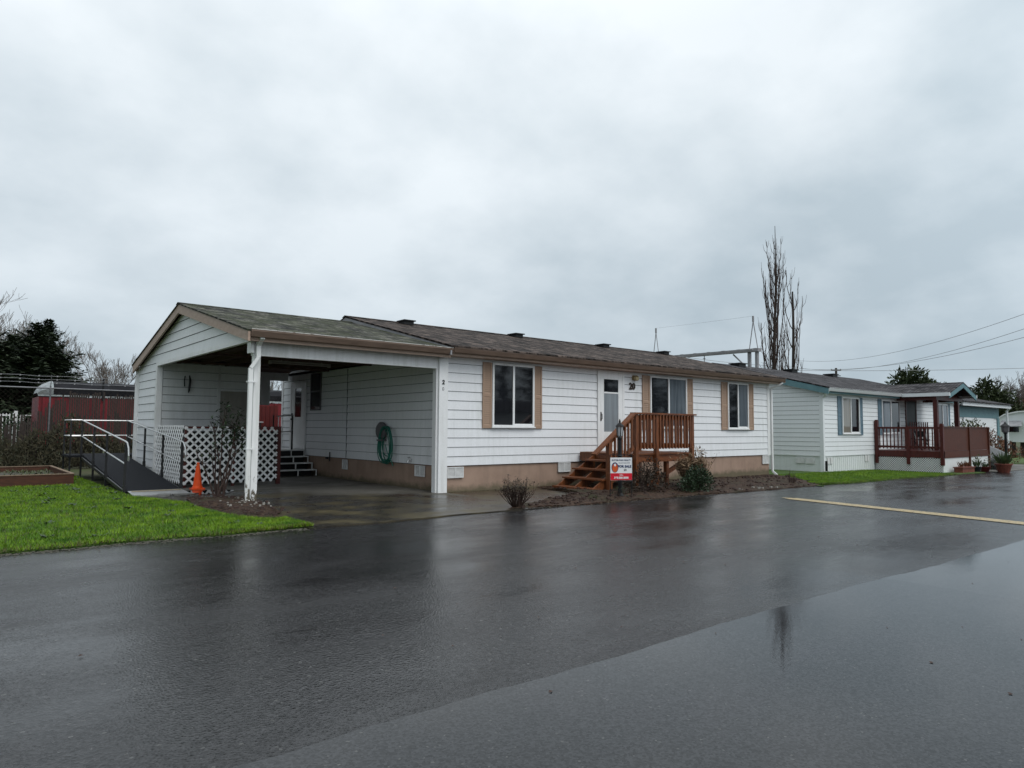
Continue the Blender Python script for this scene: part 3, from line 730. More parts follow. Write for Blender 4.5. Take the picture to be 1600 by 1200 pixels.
# lattice screen
ls = thing('lattice_screen', (4.3, 16.8, 0), 'low white diamond lattice screen around the storage end of the carport', 'lattice')
def lattice(P, L, z0, z1, sp, w, t):
    """slats of two directions clipped to a rectangle; P(u, z, o) maps panel space to the world"""
    mb = MB(); H = z1 - z0
    for sgn, o in ((1, 0), (-1, t*1.05)):
        k = -int(H/sp) - 1
        while k*sp < L + H:
            # line u = c + sgn*(z) clipped
            c = k*sp
            if sgn > 0: pts = [(c, 0), (c+H, H)]
            else: pts = [(c+H, 0), (c, H)]
            (ua, za), (ub, zb) = pts
            lo, hi = 0., 1.
            du = ub-ua
            for lim, s in ((0, 1), (L, -1)):
                tt = (lim-ua)/du
                if (du > 0) == (s > 0): lo = max(lo, tt)
                else: hi = min(hi, tt)
            if hi - lo > .01:
                A = (ua+du*lo, za+(zb-za)*lo); B = (ua+du*hi, za+(zb-za)*hi)
                hw = w*.7071
                q = [(A[0]-hw*.5, A[1]+hw*.5*sgn), (A[0]+hw*.5, A[1]-hw*.5*sgn), (B[0]+hw*.5, B[1]-hw*.5*sgn), (B[0]-hw*.5, B[1]+hw*.5*sgn)]
                vs = [P(u, z0+z, o) for u, z in q] + [P(u, z0+z, o+t) for u, z in q]
                mb.add(vs, [(0,1,2,3), (7,6,5,4), (0,4,5,1), (1,5,6,2), (2,6,7,3), (3,7,4,0)])
            k += 1
    return mb
mb = lattice(lambda u, z, o: (4.33+u, 16.8-.012+o, z), 2.12, .10, 1.40, .178, .043, .008); mb.build('lattice_panel', 'trim', ls)
mb = lattice(lambda u, z, o: (4.30+o, 16.84+u, z), 2.5, .10, 1.42, .178, .040, .008); mb.build('lattice_panel', 'trim', ls)
mb = MB(); mb.box(4.42, 6.46, 16.90, 16.905, .10, 1.30); mb.build('dark_backing', 'dark_backing', ls)  # black sheets added behind the slats so the lattice holes look dark
mb = MB(); mb.box(4.345, 4.35, 16.95, 19.3, .10, 1.38); mb.build('dark_backing', 'dark_backing', ls)
mb = MB(); mb.box(4.34, 4.40, 16.83, 16.89, .0, 1.42); mb.box(6.47, 6.56, 16.83, 16.92, 0, 1.42); mb.box(5.4, 5.46, 16.83, 16.89, 0, 1.38); mb.box(4.40, 6.47, 16.83, 16.87, 1.36, 1.41); mb.build('frame', 'redwood', ls)

# side steps with landing
ss = thing('side_steps', (8.0, 20.0, 0), 'open tread grey steps up to the side door inside the carport', 'steps')
for i, (z, y) in enumerate(((.74, 20.02), (.56, 19.72), (.38, 19.42), (.20, 19.12))):
    xl = 7.72 - i*.10
    mb = MB(); mb.box(xl, 8.53, y, y+(.32 if i else 1.35), z-.03, z); mb.build('tread', 'moulding', ss)
    pieces('riser_strip', 'moulding', ss, [((xl+8.53)/2-.015, (xl+8.53)/2+.015, y+.012, y+.04, z-.18, z-.03), (8.50, 8.53, y+.012, y+.04, z-.18, z-.03), (xl, xl+.03, y+.012, y+.04, z-.18, z-.03)])
mb = MB(); mb.box(7.45, 8.5, 19.44, 21.3, .02, .17); mb.box(7.6, 8.5, 19.74, 21.3, .17, .35); mb.box(7.7, 8.5, 20.04, 21.3, .35, .70); mb.build('frame', 'black', ss)
mb = MB(); mb.bar((8.16, 20.1, .74), (8.16, 20.1, 1.76), .04); mb.build('handrail_post', 'blackmetal', ss)
mb = MB(); mb.bar((7.74, 20.5, .74), (7.74, 20.5, 1.76), .03); mb.build('handrail_post', 'blackmetal', ss)
mb = MB(); mb.tube([(7.70, 20.1, 1.72), (8.16, 20.1, 1.76)], .02, 8); mb.tube([(7.74, 20.1, 1.70), (7.74, 20.1, .8)], .018, 8); mb.tube([(7.74, 20.1, 1.26), (8.16, 20.1, 1.28)], .016, 8); mb.build('handrail', 'alu', ss)

# red board fence seen behind the carport
rf = thing('board_fence', (7.6, 24.0, 0), 'dark red upright board fence seen through the back of the carport', 'fence')
mb = MB()
for k in range(16):
    x = 6.9 + k*.145; mb.box(x, x+.135, 24.0, 24.03, 0, 2.15 + rnd.uniform(-.02, .02))
mb.build('boards', 'redfence', rf)
mb = MB(); mb.box(6.9, 9.2, 24.03, 24.08, .4, .5); mb.build('rail', 'redfence', rf)
mb = MB(); mb.box(6.9, 9.2, 24.03, 24.08, 1.7, 1.8); mb.build('rail', 'redfence', rf)

# ------------------------------------------------------------------ hose reel and hose
hr = thing('hose_hanger', (Xs, 15.2, 1.1), 'round grey hose hanger mounted on the wall inside the carport', 'hose hanger')
mb = MB(); mb.lathe((0, 0, 0), [(.02, 0), (.17, .01), (.19, .04), (.19, .10), (.15, .14), (.03, .15)], 20)
mb.v = [(Xs - z, 15.30 + x*1.15, 1.33 + y*1.15) for x, y, z in mb.v]; mb.build('drum', 'grey', hr, smooth=False)
mb = MB(); mb.box(Xs-.2, Xs, 15.16, 15.3, 1.08, 1.12); mb.build('bracket', 'grey', hr)
ho = MB()
for k in range(9):
    w = .30 + rnd.uniform(-.12, .04); h = .30 + rnd.uniform(-.09, .05); yc = 15.02 + rnd.uniform(-.12, .12); zc = 1.44 - h - .12; off = .05 + k*.014
    pts = []
    for a in range(25):
        t = 2*math.pi*a/24; pinch = .62 + .38*(.5 - .5*math.sin(t))
        pts.append((Xs - off - rnd.uniform(0, .006), yc + w*1.25*math.cos(t)*pinch, zc + (h+.12)*math.sin(t)*1.0))
    ho.tube(pts, .0115, 6)
ho.tube([(Xs-.18, 14.9, 1.0), (Xs-.2, 14.75, .80), (Xs-.17, 14.62, .62), (Xs-.15, 14.56, .50)], .0115, 6)
ho.build('garden_hose', 'hose', at=(Xs, 15.0, .9), label='green garden hose coiled in loops on its wall hanger', category='hose')

# ------------------------------------------------------------------ wheelchair ramp
rp = thing('wheelchair_ramp', (3.6, 16.1, 0), 'black metal wheelchair ramp with aluminium handrails running back beside the carport', 'ramp')
def rzt(y): return .07 + (y-16.1)*.096
mb = MB(); mb.add([(3.08,16.05,rzt(16.05)),(4.10,16.05,rzt(16.05)),(4.10,21.8,rzt(21.8)),(3.08,21.8,rzt(21.8)),(3.08,16.05,rzt(16.05)-.05),(4.10,16.05,rzt(16.05)-.05),(4.10,21.8,rzt(21.8)-.05),(3.08,21.8,rzt(21.8)-.05)], [(0,1,2,3),(7,6,5,4),(0,4,5,1),(1,5,6,2),(2,6,7,3),(3,7,4,0)]); mb.build('ramp_surface', 'rampdeck', rp)
mb = MB(); mb.box(2.75, 8.5, 21.80, 23.2, .56, .615); mb.build('platform', 'rampdeck', rp)
mb = MB(); mb.add([(3.06,15.45,.035),(4.12,15.45,.035),(4.10,16.05,.075),(3.08,16.05,.075)], [(0,1,2,3)]); mb.add([(3.06,15.45,.035),(4.12,15.45,.035),(4.12,15.45,.02),(3.06,15.45,.02)], [(3,2,1,0)]); mb.build('toe_plate', 'alu', rp)
mb = MB(); mb.add([(3.12,15.86,.072),(4.06,15.86,.072),(4.06,15.95,.078),(3.12,15.95,.078)], [(0,1,2,3)]); mb.build('yellow_strip', 'yellow', rp)
for X, ys in ((3.05, (16.2, 18.3, 20.0, 21.9)), (4.13, (16.2, 17.85, 19.7, 21.75))):
    mb = MB()
    y0 = 16.2; z0 = 1.07; pts = [(X, 15.93, .70), (X, 15.90, .80), (X, 15.95, .96), (X, 16.08, 1.06), (X, 16.25, 1.085), (X, 21.95, 1.56)]
    mb.tube(pts, .018, 8); mb.tube([(X, 16.2, .62), (X, 21.95, 1.13)], .016, 8)
    mb.build('handrail', 'alu', rp)
    for y in ys:
        mb = MB(); zt = 1.08 + (y-16.2)*.083; mb.bar((X, y, -.01), (X, y, zt-.02), .042); mb.box(X-.03, X+.03, y-.03, y+.03, rzt(y)-.06, rzt(y)+.1); mb.build('post', 'blackmetal', rp)
mb = MB(); mb.bar((3.05, 16.1, .03), (3.05, 21.8, .54), .03, .07); mb.bar((4.13, 16.1, .03), (4.13, 21.8, .54), .03, .07)
for y in (18.3, 20.0): mb.bar((3.05, y, .06), (4.13, y, .06), .03)
mb.build('frame', 'blackmetal', rp)
mb = MB(); mb.tube([(2.80, 21.95, 1.56), (2.80, 23.15, 1.56)], .02, 8); mb.tube([(2.80, 23.15, 1.56), (8.4, 23.15, 1.56)], .02, 8); mb.tube([(2.80, 21.95, 1.13), (2.80, 23.15, 1.13)], .018, 8); mb.tube([(2.8, 23.15, 1.13), (8.4, 23.15, 1.13)], .018, 8)
mb.tube([(2.80, 21.95, 1.56), (3.05, 21.95, 1.56)], .02, 8); mb.tube([(2.80, 21.95, 1.13), (3.05, 21.95, 1.13)], .018, 8); mb.build('handrail', 'alu', rp)
for x, y in ((2.80, 21.95), (2.80, 23.15), (4.45, 23.15), (6.3, 23.15), (8.3, 23.15)):
    mb = MB(); mb.bar((x, y, 0), (x, y, 1.55), .04); mb.build('post', 'blackmetal', rp)
mb = MB()
for i in range(11):
    x = 3.1 + rnd.uniform(0, 1.0); y = 15.1 + rnd.uniform(-.25, .3); s = rnd.uniform(.08, .16)
    mb.prism([(x-s, y-s*.4), (x+s*.7, y-s*.6), (x+s, y+s*.4), (x-s*.5, y+s*.6)], 'z', .01, .045 + i*.0012)
mb.build('paving_slabs', 'cobble', at=(3.6, 15.1, 0), label='broken grey paving slabs set in the grass at the foot of the ramp', category='paving')

# traffic cone
tc = thing('traffic_cone', (4.50, 16.30, .022), 'orange traffic cone standing in front of the white lattice', 'traffic cone')
mb = MB(); mb.prism([(4.50+.135*a, 16.30+.135*b) for a, b in ((-1,-.85),(-.85,-1),(.85,-1),(1,-.85),(1,.85),(.85,1),(-.85,1),(-1,.85))], 'z', .024, .055); mb.build('base', 'orange', tc)
mb = MB(); mb.lathe((4.50, 16.30, .055), [(.115, 0), (.108, .02), (.095, .05), (.03, .53), (.026, .555), (.014, .56)], 20); mb.build('cone', 'orange', tc, smooth=False)

# ------------------------------------------------------------------ raised bed
rb = thing('raised_bed', (1.4, 21.2, 0), 'raised garden bed of wet brown boards full of soil on the left lawn', 'garden bed')
for a in ((.3, 2.5, 19.2, 19.25), (.3, 2.5, 23.3, 23.35), (.25, .3, 19.2, 23.35), (2.5, 2.55, 19.2, 23.35)):
    mb = MB(); mb.box(a[0], a[1], a[2], a[3], 0, .27); mb.build('board', 'bedboard', rb)
mb = MB(); n = 16; vs = []
for i in range(n+1):
    for j in range(n+1):
        x = .3+2.2*i/n; y = 19.25+4.05*j/n; vs.append((x, y, .10+rnd.uniform(0, .06)))
mb.add(vs, [(i*(n+1)+j, (i+1)*(n+1)+j, (i+1)*(n+1)+j+1, i*(n+1)+j+1) for i in range(n) for j in range(n)]); mb.build('soil', 'dirt', rb)
mb = MB()
for _ in range(1500):
    x = rnd.uniform(.35, 2.45); y = rnd.uniform(19.3, 23.2)
    if math.sin(x*4)+math.sin(y*3+x) < rnd.uniform(-1, 1.2): continue
    mb.leaf((x, y, .14), (rnd.uniform(-1, 1), rnd.uniform(-1, 1), rnd.uniform(.2, 1)), (rnd.random()-.5, rnd.random()-.5, 1), rnd.uniform(.05, .13), .03)
mb.build('winter_weeds', ['camellia'], kind='stuff', label='low winter weeds sprouting from the soil of the raised bed', category='weeds')
for a in ((.25, 2.55, 19.185, 19.265), (.25, 2.55, 23.285, 23.365)): pieces('cap_board', 'captop', rb, [(a[0], a[1], a[2], a[3], .272, .29)])
pieces('cap_board', 'captop', rb, [(2.485, 2.565, 19.268, 23.282, .272, .29)])

# ------------------------------------------------------------------ front porch steps of the home
pd = thing('porch_deck', (13.1, 11.5, 0), 'reddish wooden porch with slatted railing and steps below door number 20', 'porch')
D0, D1, DF, DB = 12.72, 15.00, 10.90, 12.64; DZ = .83
for k in range(12):
    y = DF-.06 + k*.147
    mb = MB(); mb.box(D0-.03, D1+.03, y, min(y+.139, DB), DZ-.035, DZ); mb.build('deck_board', 'cedarh', pd)
pieces('rim_joist', 'cedarh', pd, [(D0, D1, DF-.02, DF+.02, DZ-.21, DZ-.037)])
pieces('rim_joist', 'cedar', pd, [(D0, D0+.04, DF+.02, DB, DZ-.21, DZ-.037), (D1-.04, D1, DF+.02, DB, DZ-.21, DZ-.037), (D0+.04, D1-.04, DB-.04, DB, DZ-.21, DZ-.037)])
for x, y, zt in ((D0+.05, DF-.07, 1.765), (13.53, DF-.07, 1.765), (D1-.05, DF-.07, 1.765), (14.09, DF+.07, DZ-.21), (D1-.05, DB-.08, 1.765)):
    mb = MB(); mb.box(x-.048, x+.048, y-.048, y+.048, -.15, zt); mb.build('post', 'cedar', pd)
pieces('top_rail', 'cedarh', pd, [(D0-.05, D1+.07, DF-.15, DF+.02, 1.767, 1.807), (D1-.12, D1+.03, DF+.02, DB, 1.767, 1.805)])
pieces('rail', 'cedarh', pd, [(D0+.1, D1-.1, DF-.095, DF-.053, 1.65, 1.74), (D0+.1, D1-.1, DF-.095, DF-.053, .955, 1.05), (D1-.07, D1-.03, DF, DB-.13, 1.65, 1.74), (D1-.07, D1-.03, DF, DB-.13, .955, 1.05)])
n = 17
for k in range(n):
    x = D0 + .17 + (D1-D0-.34)*k/(n-1)
    if abs(x-13.53) < .065: continue
    mb = MB(); mb.box(x-.021, x+.021, DF-.137, DF-.097, .935, 1.765); mb.build('baluster', 'cedar', pd)
for k in range(10):
    y = DF + .14 + k*.152
    mb = MB(); mb.box(D1-.028, D1+.012, y-.021, y+.021, .935, 1.765); mb.build('baluster', 'cedar', pd)
mb = MB(); mb.bar((D1-.1, DF+.16, DZ-.24), (13.45, DF+.16, .02), .04, .11); mb.build('brace', 'cedar', pd)
# stair
SB = 12.18
for i in range(4):
    x = 12.32 - i*.33; z = .665 - i*.199
    for j in (0, 1):
        mb = MB(); mb.box(x-.0+j*.165, x+.158+j*.165, DF-.02, SB, z-.038, z); mb.build('tread', 'cedar', pd)
for y in (DF+.05, SB-.06, (DF+SB)/2):
    mb = MB()
    mb.add([(x, yy, z) for yy in (y-.02, y+.02) for x, z in ((12.715, .78), (12.715, .42), (11.55, -.05), (11.36, -.05), (11.36, .025))], [(0,1,2,3,4), (9,8,7,6,5), (0,5,6,1), (1,6,7,2), (2,7,8,3), (3,8,9,4), (4,9,5,0)]); mb.build('stringer', 'cedar', pd)
pieces('newel_post', 'cedar', pd, [(11.78, 11.89, DF-.13, DF-.025, -.12, 1.10)])
for a_, b_, w_, h_ in (((11.34, 1, .835), (12.70, 1, 1.79), .15, .04), ((11.75, 1, 1.03), (12.66, 1, 1.69), .04, .095), ((11.85, 1, .47), (12.68, 1, .98), .04, .095)):
    mb = MB(); mb.bar((a_[0], DF-.078, a_[2]), (b_[0], DF-.078, b_[2]), w_, h_); mb.build('stair_rail', 'cedarh', pd)
for k in range(6):
    x = 11.99 + k*.115; zb = .50 + (x-11.85)*.61; zt = 1.05 + (x-11.75)*.72
    mb = MB(); mb.box(x-.02, x+.02, DF-.14, DF-.10, zb, zt); mb.build('baluster', 'cedar', pd)

# ------------------------------------------------------------------ lamp post and for-sale sign
lp = thing('garden_lamp', (11.05, 9.80, 0), 'short black garden lamp post standing between the porch steps and the red and white sign', 'lamp post')
mb = MB(); mb.lathe((11.05, 9.8, -.02), [(.09, 0), (.08, .05), (.05, .10), (.044, .2), (.044, .85), (.058, .87), (.04, .90), (.038, 1.20), (.05, 1.24), (.03, 1.275)], 12); mb.build('post', 'black', lp)
mb = MB(); mb.lathe((11.05, 9.8, 1.25), [(.035, 0), (.055, .02), (.072, .20), (.07, .21)], 6); mb.build('lantern_glass', 'curtain', lp)
mb = MB(); mb.lathe((11.05, 9.8, 1.465), [(.098, 0), (.09, .015), (.04, .06), (.02, .08), (.022, .11), (.004, .16)], 6)
for k in range(6):
    a = math.pi*k/3; mb.bar((11.05+.056*math.cos(a), 9.8+.056*math.sin(a), 1.26), (11.05+.075*math.cos(a), 9.8+.075*math.sin(a), 1.47), .011)
mb.build('lantern_cap', 'black', lp)
sg = thing('for_sale_sign', (10.83, 9.6, 0), 'small white and red FOR SALE sign on thin black stakes in front of the porch', 'sign')
szt, szb = .825, .365
# the board is turned a little towards the camera
def SP(u, z, o=0):   # u 0..1 across
    return Vector((10.86 + .86*.46*(u-.5), 9.60 - .51*.46*(u-.5), z)) + Vector((-.51, -.86, 0))*o
SRr = (SP(1, 0)-SP(0, 0)).normalized()
def plate(a, b, z0, z1, o0, o1):
    mb = MB(); vs = [SP(a, z0, o0), SP(b, z0, o0), SP(b, z1, o0), SP(a, z1, o0), SP(a, z0, o1), SP(b, z0, o1), SP(b, z1, o1), SP(a, z1, o1)]
    mb.add(vs, [(3,2,1,0), (4,5,6,7), (0,1,5,4), (1,2,6,5), (2,3,7,6), (3,0,4,7)]); return mb
pan = plate(0, 1, szb, szt, 0, .008).build('panel', 'sky_white', sg)
plate(.004, .996, szb+.004, szb+.142, .008, .0105).build('red_band', 'signred', pan)
UP = (0, 0, 1)
def st(s, size, mt, u, z, b=0.0, al='CENTER'): text_mesh('lettering', s, size, mt, pan, SP(u, z, .0125), SRr, UP, al, .001, b)
st('RUTTER PARK REALTY', .040, 'signnavy', .5, szt-.065, .0008)
st('MANUFACTURED HOME', .022, 'signnavy', .64, szt-.115)
st('FOR SALE', .066, 'signnavy', .655, szt-.20, .003)
st('20', .060, 'grey', .68, szt-.27, .001)
st('CALL', .034, 'sky_white', .5, szb+.095, .001)
st('360-200-2000', .054, 'sky_white', .5, szb+.032, .003)
mb = MB(); n = 20; cu, cz = .21, szt-.20
vs = [SP(cu+.16*math.cos(2*math.pi*k/n), cz+.105*math.sin(2*math.pi*k/n), .0105) for k in range(n)]; mb.add(vs, [tuple(range(n))]); mb.build('emblem_ring', 'signnavy', pan)
mb = MB(); vs = [SP(cu+.13*math.cos(2*math.pi*k/n), cz-.01+.088*math.sin(2*math.pi*k/n), .0125) for k in range(n)]; mb.add(vs, [tuple(range(n))]); mb.build('emblem', 'signorange', pan)
mb = MB(); vs = [SP(cu+.05*math.cos(2*math.pi*k/n), cz+.05+.028*math.sin(2*math.pi*k/n), .0140) for k in range(n)]; mb.add(vs, [tuple(range(n))]); mb.build('emblem', 'sky_white', pan)
mb = MB(); mb.bar(SP(0, -.02, -.012), SP(0, .88, -.012), .014); mb.bar(SP(1, -.02, -.012), SP(1, .88, -.012), .014); mb.bar(SP(0, .88, -.012), SP(1, .88, -.012), .014); mb.bar(SP(0, .33, -.012), SP(1, .33, -.012), .012); mb.build('stake', 'black', sg)

# ------------------------------------------------------------------ plants
RMIN = [0.0]
def branch(mb, p, d, L, r, lvl, R_, up=.25, split=3, bend=.25, n=5, tips=None, seg=3, shrink=.62):
    pts = [Vector(p)]; rad = [r]; d = Vector(d).normalized()
    for i in range(seg):
        d = (d + Vector((R_.uniform(-bend, bend), R_.uniform(-bend, bend), R_.uniform(-bend, bend)+up*.3))).normalized()
        pts.append(pts[-1] + d*L/seg); rad.append(max(RMIN[0], r*(1 - .55*(i+1)/seg)))
    mb.tube(pts, rad, n, caps=False)
    if tips is not None: tips.append((pts[-1], d, lvl))
    if lvl > 0:
        for k in range(split):
            t = R_.uniform(.3, 1) * seg; i = min(int(t), seg-1); q = pts[i].lerp(pts[i+1], t-i)
            nd = (d + Vector((R_.uniform(-1, 1), R_.uniform(-1, 1), R_.uniform(-.5, 1)+up))*.75).normalized()
            branch(mb, q, nd, L*shrink*R_.uniform(.7, 1.15), r*.5*R_.uniform(.8, 1.1), lvl-1, R_, up, split, bend, max(3, n-1), tips, seg, shrink)

def bare_tree(name, base, h, seed, label, group, m='barepale', spread=1, trunk_frac=.3, r=.25, lvl=4, cat='tree', up=.2, split=4):
    R_ = random.Random(seed); t = thing(name, base, label, cat, group); RMIN[0] = .016
    mb = MB(); b = Vector(base); th = h*trunk_frac
    mb.tube([b-Vector((0,0,.3)), b+Vector((0,0,th*.5)), b+Vector((R_.uniform(-.2,.2), 0, th))], [r*1.2, r, r*.8], 8)
    mb.build('trunk', 'trunk' if m != 'barepale' else m, t)
    mb = MB(); top = b+Vector((0, 0, th))
    for k in range(6):
        a = 2*math.pi*k/6 + R_.uniform(-.3, .3); s = R_.uniform(.15, .75)*spread
        branch(mb, top - Vector((0,0,R_.uniform(0, th*.4))), (math.cos(a)*s, math.sin(a)*s, 1), h*.42*R_.uniform(.75, 1.05), r*.5, lvl-1, R_, up, split, .22)
    mb.build('crown', m, t); RMIN[0] = 0.0
    return t

def conifer(base, h, w, seed, label, group=None, m='conifer', low=.05, lean=0, dens=1.0, name='conifer_tree', blunt=0):
    R_ = random.Random(seed); t = thing(name, base, label, 'tree', group); b = Vector(base)
    mb = MB(); mb.tube([b-Vector((0,0,.3)), b+Vector((lean*.5, 0, h*.5)), b+Vector((lean, 0, h*.97))], [h*.022, h*.013, .02], 6); mb.build('trunk', 'trunk', t)
    mb = MB(); z = h*low; 
    while z < h*.99:
        f = 1 - z/h; rr = w*(f**.8 + blunt*math.sin(f*3.1)*.3)*R_.uniform(.75, 1.12) + .1
        nb = max(4, int((6 + 11*f)*dens)); c = b + Vector((lean*z/h, 0, z))
        for k in range(nb):
            a = R_.uniform(0, 6.283); L = rr*R_.uniform(.65, 1.15); dr = R_.uniform(-.30, .12) + .5*(1-f)**2
            d = Vector((math.cos(a), math.sin(a), dr)).normalized(); seg = max(4, int(L/.28*dens)+3)
            for i in range(seg):
                q = c + d*L*(i+.4)/seg; q.z += .22*L*((i/seg)**2)
                sp = .85*(1-i/seg*.45)*(.40+.2*L)
                for s_ in (-1, 1, 0):
                    side = Vector((-math.sin(a), math.cos(a), R_.uniform(-.35, .15)))*s_
                    dd = (d*R_.uniform(.4, 1) + side + Vector((0,0,R_.uniform(-.4, .2)))).normalized()
                    mb.leaf(q, dd, (R_.uniform(-.5,.5), R_.uniform(-.5,.5), 1), sp*R_.uniform(.7, 1.3), sp*.42)
        z += h*.020*(1+f*.5)
    mb.build('crown', m, t)
    return t

def clump_tree(base, h, blobs, seed, label, group=None, m='pine', name='pine_tree', n=260, leaf=.5):
    R_ = random.Random(seed); t = thing(name, base, label, 'tree', group); b = Vector(base)
    mb = MB(); mb.tube([b-Vector((0,0,.3)), b+Vector((.1, 0, h*.4)), b+Vector((0, 0, h*.8))], [h*.03, h*.02, h*.008], 6)
    for (x, y, z, r) in blobs: mb.tube([b+Vector((0, 0, z*.55)), b+Vector((x*.6, y*.6, z*.85)), b+Vector((x, y, z))], [h*.012, h*.008, .02], 5)
    mb.build('trunk', 'trunk', t)
    mb = MB()
    for (x, y, z, r) in blobs:
        for _ in range(int(n*r*r)):
            d = Vector((R_.gauss(0, 1), R_.gauss(0, 1), R_.gauss(0, 1))).normalized()*r*(R_.random()**.45)
            d.z *= .72; q = b + Vector((x, y, z)) + d*(1+.2*math.sin(d.x*7/r+seed))
            mb.leaf(q, d + Vector((R_.uniform(-r, r), R_.uniform(-r, r), R_.uniform(0, r)))*.7, (R_.random()-.5, R_.random()-.5, R_.random()), leaf*R_.uniform(.5, 1.2), leaf*.4)
    mb.build('crown', m, t)
    return t

# poplars: leafless, upright
def poplar(base, h, seed, label, stems, snag=False):
    R_ = random.Random(seed); t = thing('poplar_tree', base, label, 'tree', 'bare poplars behind the home'); b = Vector(base)
    mb = MB(); pts = []; rad = []
    for i in range(11):
        f = i/10; pts.append(b + Vector((.4*math.sin(f*3+seed)*h/20, .3*math.cos(f*4), f*h))); rad.append(.24*(1-f)**1.15*h/20 + .022)
    if snag: pts = pts[:9]; rad = [.20 - .013*i for i in range(8)] + [.07]
    mb.tube(pts, rad, 8); mb.build('trunk', 'trunk', t)
    mb = MB(); m = len(pts)-1
    for k in range(stems):
        f = (k+.5)/stems*.72 + .05; i = min(m-1, int(f*10)); p = pts[i].lerp(pts[i+1], min(1, f*10-i))
        a = k*2.4 + R_.uniform(-.4, .4); L = h*R_.uniform(.28, .50)*(1-f*.70); reach = R_.uniform(.6, 1.35)*(1-f*.45)
        q = [p]; r0 = .026+.036*(1-f); rr = [r0]
        for s in range(1, 9):
            g_ = s/8; o = reach*(1-(1-g_)**2.6); q.append(p + Vector((math.cos(a)*o + R_.uniform(-.04,.04), math.sin(a)*o + R_.uniform(-.04,.04), L*(g_**1.1)))); rr.append(r0*(1-.86*g_)+.010)
        mb.tube(q, rr, 5, caps=False)
        for _ in range(8):
            j = R_.randint(2, 7); e = L*R_.uniform(.12, .30); d = Vector((R_.uniform(-.35,.35), R_.uniform(-.35,.35), 1)); u0 = q[j]
            mb.tube([u0, u0 + d*e*.4 + Vector((d.x, d.y, 0))*e*.3, u0 + d*e], [.020, .015, .009], 4, caps=False)
    mb.build('crown', 'twig', t)
    return t
def at(u, depth, z=0):
    """point on the map at a picture column and a distance along the view"""
    f = 1085.; a = R(50.4); k = (u-800)/f
    x = math.cos(a)*depth + math.sin(a)*k*depth; y = math.sin(a)*depth - math.cos(a)*k*depth
    return (x, y, gz(x) if z is None else z)
poplar(at(1214, 62, None), 20.3, 3, 'tall leafless poplar, the taller of the two behind the homes', 38)
poplar(at(1240, 66, None), 18.9, 8, 'leafless poplar with a broken top right of the taller one', 15, True)
for u, hh, s in ((1228, 7.5, 21), (1196, 8.0, 23)):
    bare_tree('bare_sapling', at(u, 58, None), hh, s, 'thin leafless saplings clustered at the foot of the two poplars', 'saplings below the poplars', spread=.25, r=.06, trunk_frac=.12, lvl=3, m='barepale', up=.7)
clump_tree(at(1194, 54, None), 6.8, [(0,0,5.6,.9), (.3,0,4.8,1.2), (-.5,.2,4.2,1.2)], 5, 'small dark evergreen showing over the roof left of the poplars', m='conifer', name='evergreen_tree', n=150, leaf=.45)

# left background
gl = 'dark evergreens beyond the left fence'
conifer(at(70, 56), 10.0, 3.1, 11, 'tallest dark evergreen with a ragged sloping right edge beyond the fence', gl, blunt=.6, dens=1.15)
conifer(at(50, 52), 9.1, 3.8, 12, 'dark evergreen with a broken twin top left of the tallest one', gl, blunt=.6, dens=1.1)
conifer(at(16, 55), 8.6, 4.4, 13, 'broad dark evergreen at the left edge of the picture', gl, blunt=.9, dens=1.1)
conifer(at(-40, 52), 9.6, 4.0, 14, 'dark evergreen just outside the left edge', gl, blunt=.8)
conifer(at(84, 60), 8.0, 2.5, 15, 'low dark evergreen at the right foot of the tallest one', gl, blunt=.6)
gb = 'bare trees beyond the left fence'
bare_tree('bare_tree', at(2, 74), 16, 31, 'tall leafless tree rising above the evergreens at the left edge', gb, spread=.9, lvl=5, r=.22, split=4)
bare_tree('bare_tree', at(36, 80), 15, 32, 'leafless tree between the left edge tree and the tallest evergreen', gb, spread=.8, lvl=5, r=.2, split=4)
bare_tree('bare_tree', at(-30, 72), 15, 33, 'leafless tree partly cut by the left edge', gb, spread=.9, lvl=4, r=.2)
bare_tree('bare_tree', at(162, 92), 12.2, 34, 'pale round leafless tree above the red trailer', gb, spread=1.2, lvl=5, r=.22, split=4)
bare_tree('bare_tree', at(134, 96), 11, 35, 'pale leafless tree left of the round one above the trailer', gb, spread=.9, lvl=4, r=.18)
bare_tree('bare_tree', at(182, 98), 10.6, 36, 'small pale leafless tree nearest the carport gable', gb, spread=1.1, lvl=4, r=.18)
bare_tree('bare_tree', at(112, 98), 8.6, 37, 'thin pale leafless tree beside the evergreens', gb, spread=.7, lvl=4, r=.14)
bare_tree('bare_tree', at(432, 80), 9.5, 38, 'leafless tree glimpsed through the back of the carport', gb, spread=.9, lvl=4, r=.16)

# right background
gr_ = 'trees beyond the neighbouring home'
clump_tree(at(1424, 75, None), 9.0, [(0,0,7.3,1.9), (-1.1,.2,6.4,1.5), (1.1,-.8,6.3,1.6), (.2,0,5.2,2.2), (2.0,-1.5,6.0,1.0)], 41, 'round topped pine above the neighbouring roof', gr_, n=330)
clump_tree(at(1452, 78, None), 7.9, [(0,0,6.9,.9), (.8,-.6,6.0,1.0), (-.6,0,5.6,1.2)], 42, 'small dark pine crown right of the round topped pine', gr_, n=330)
clump_tree(at(1478, 80, None), 7.5, [(0,0,6.8,.7), (.3,0,5.8,1.1)], 43, 'smallest dark tree top just left of the porch gable', gr_, n=330)
clump_tree(at(1541, 80, None), 8.6, [(.3,0,7.5,.8), (.0,0,6.4,1.5), (-1.2,.9,5.3,1.5), (1.2,-.9,5.5,1.8), (-.2,0,4.2,2.6), (2.0,-1.5,4.2,2)], 44, 'ragged dark pine between the porch gable and the right edge', gr_, n=260)
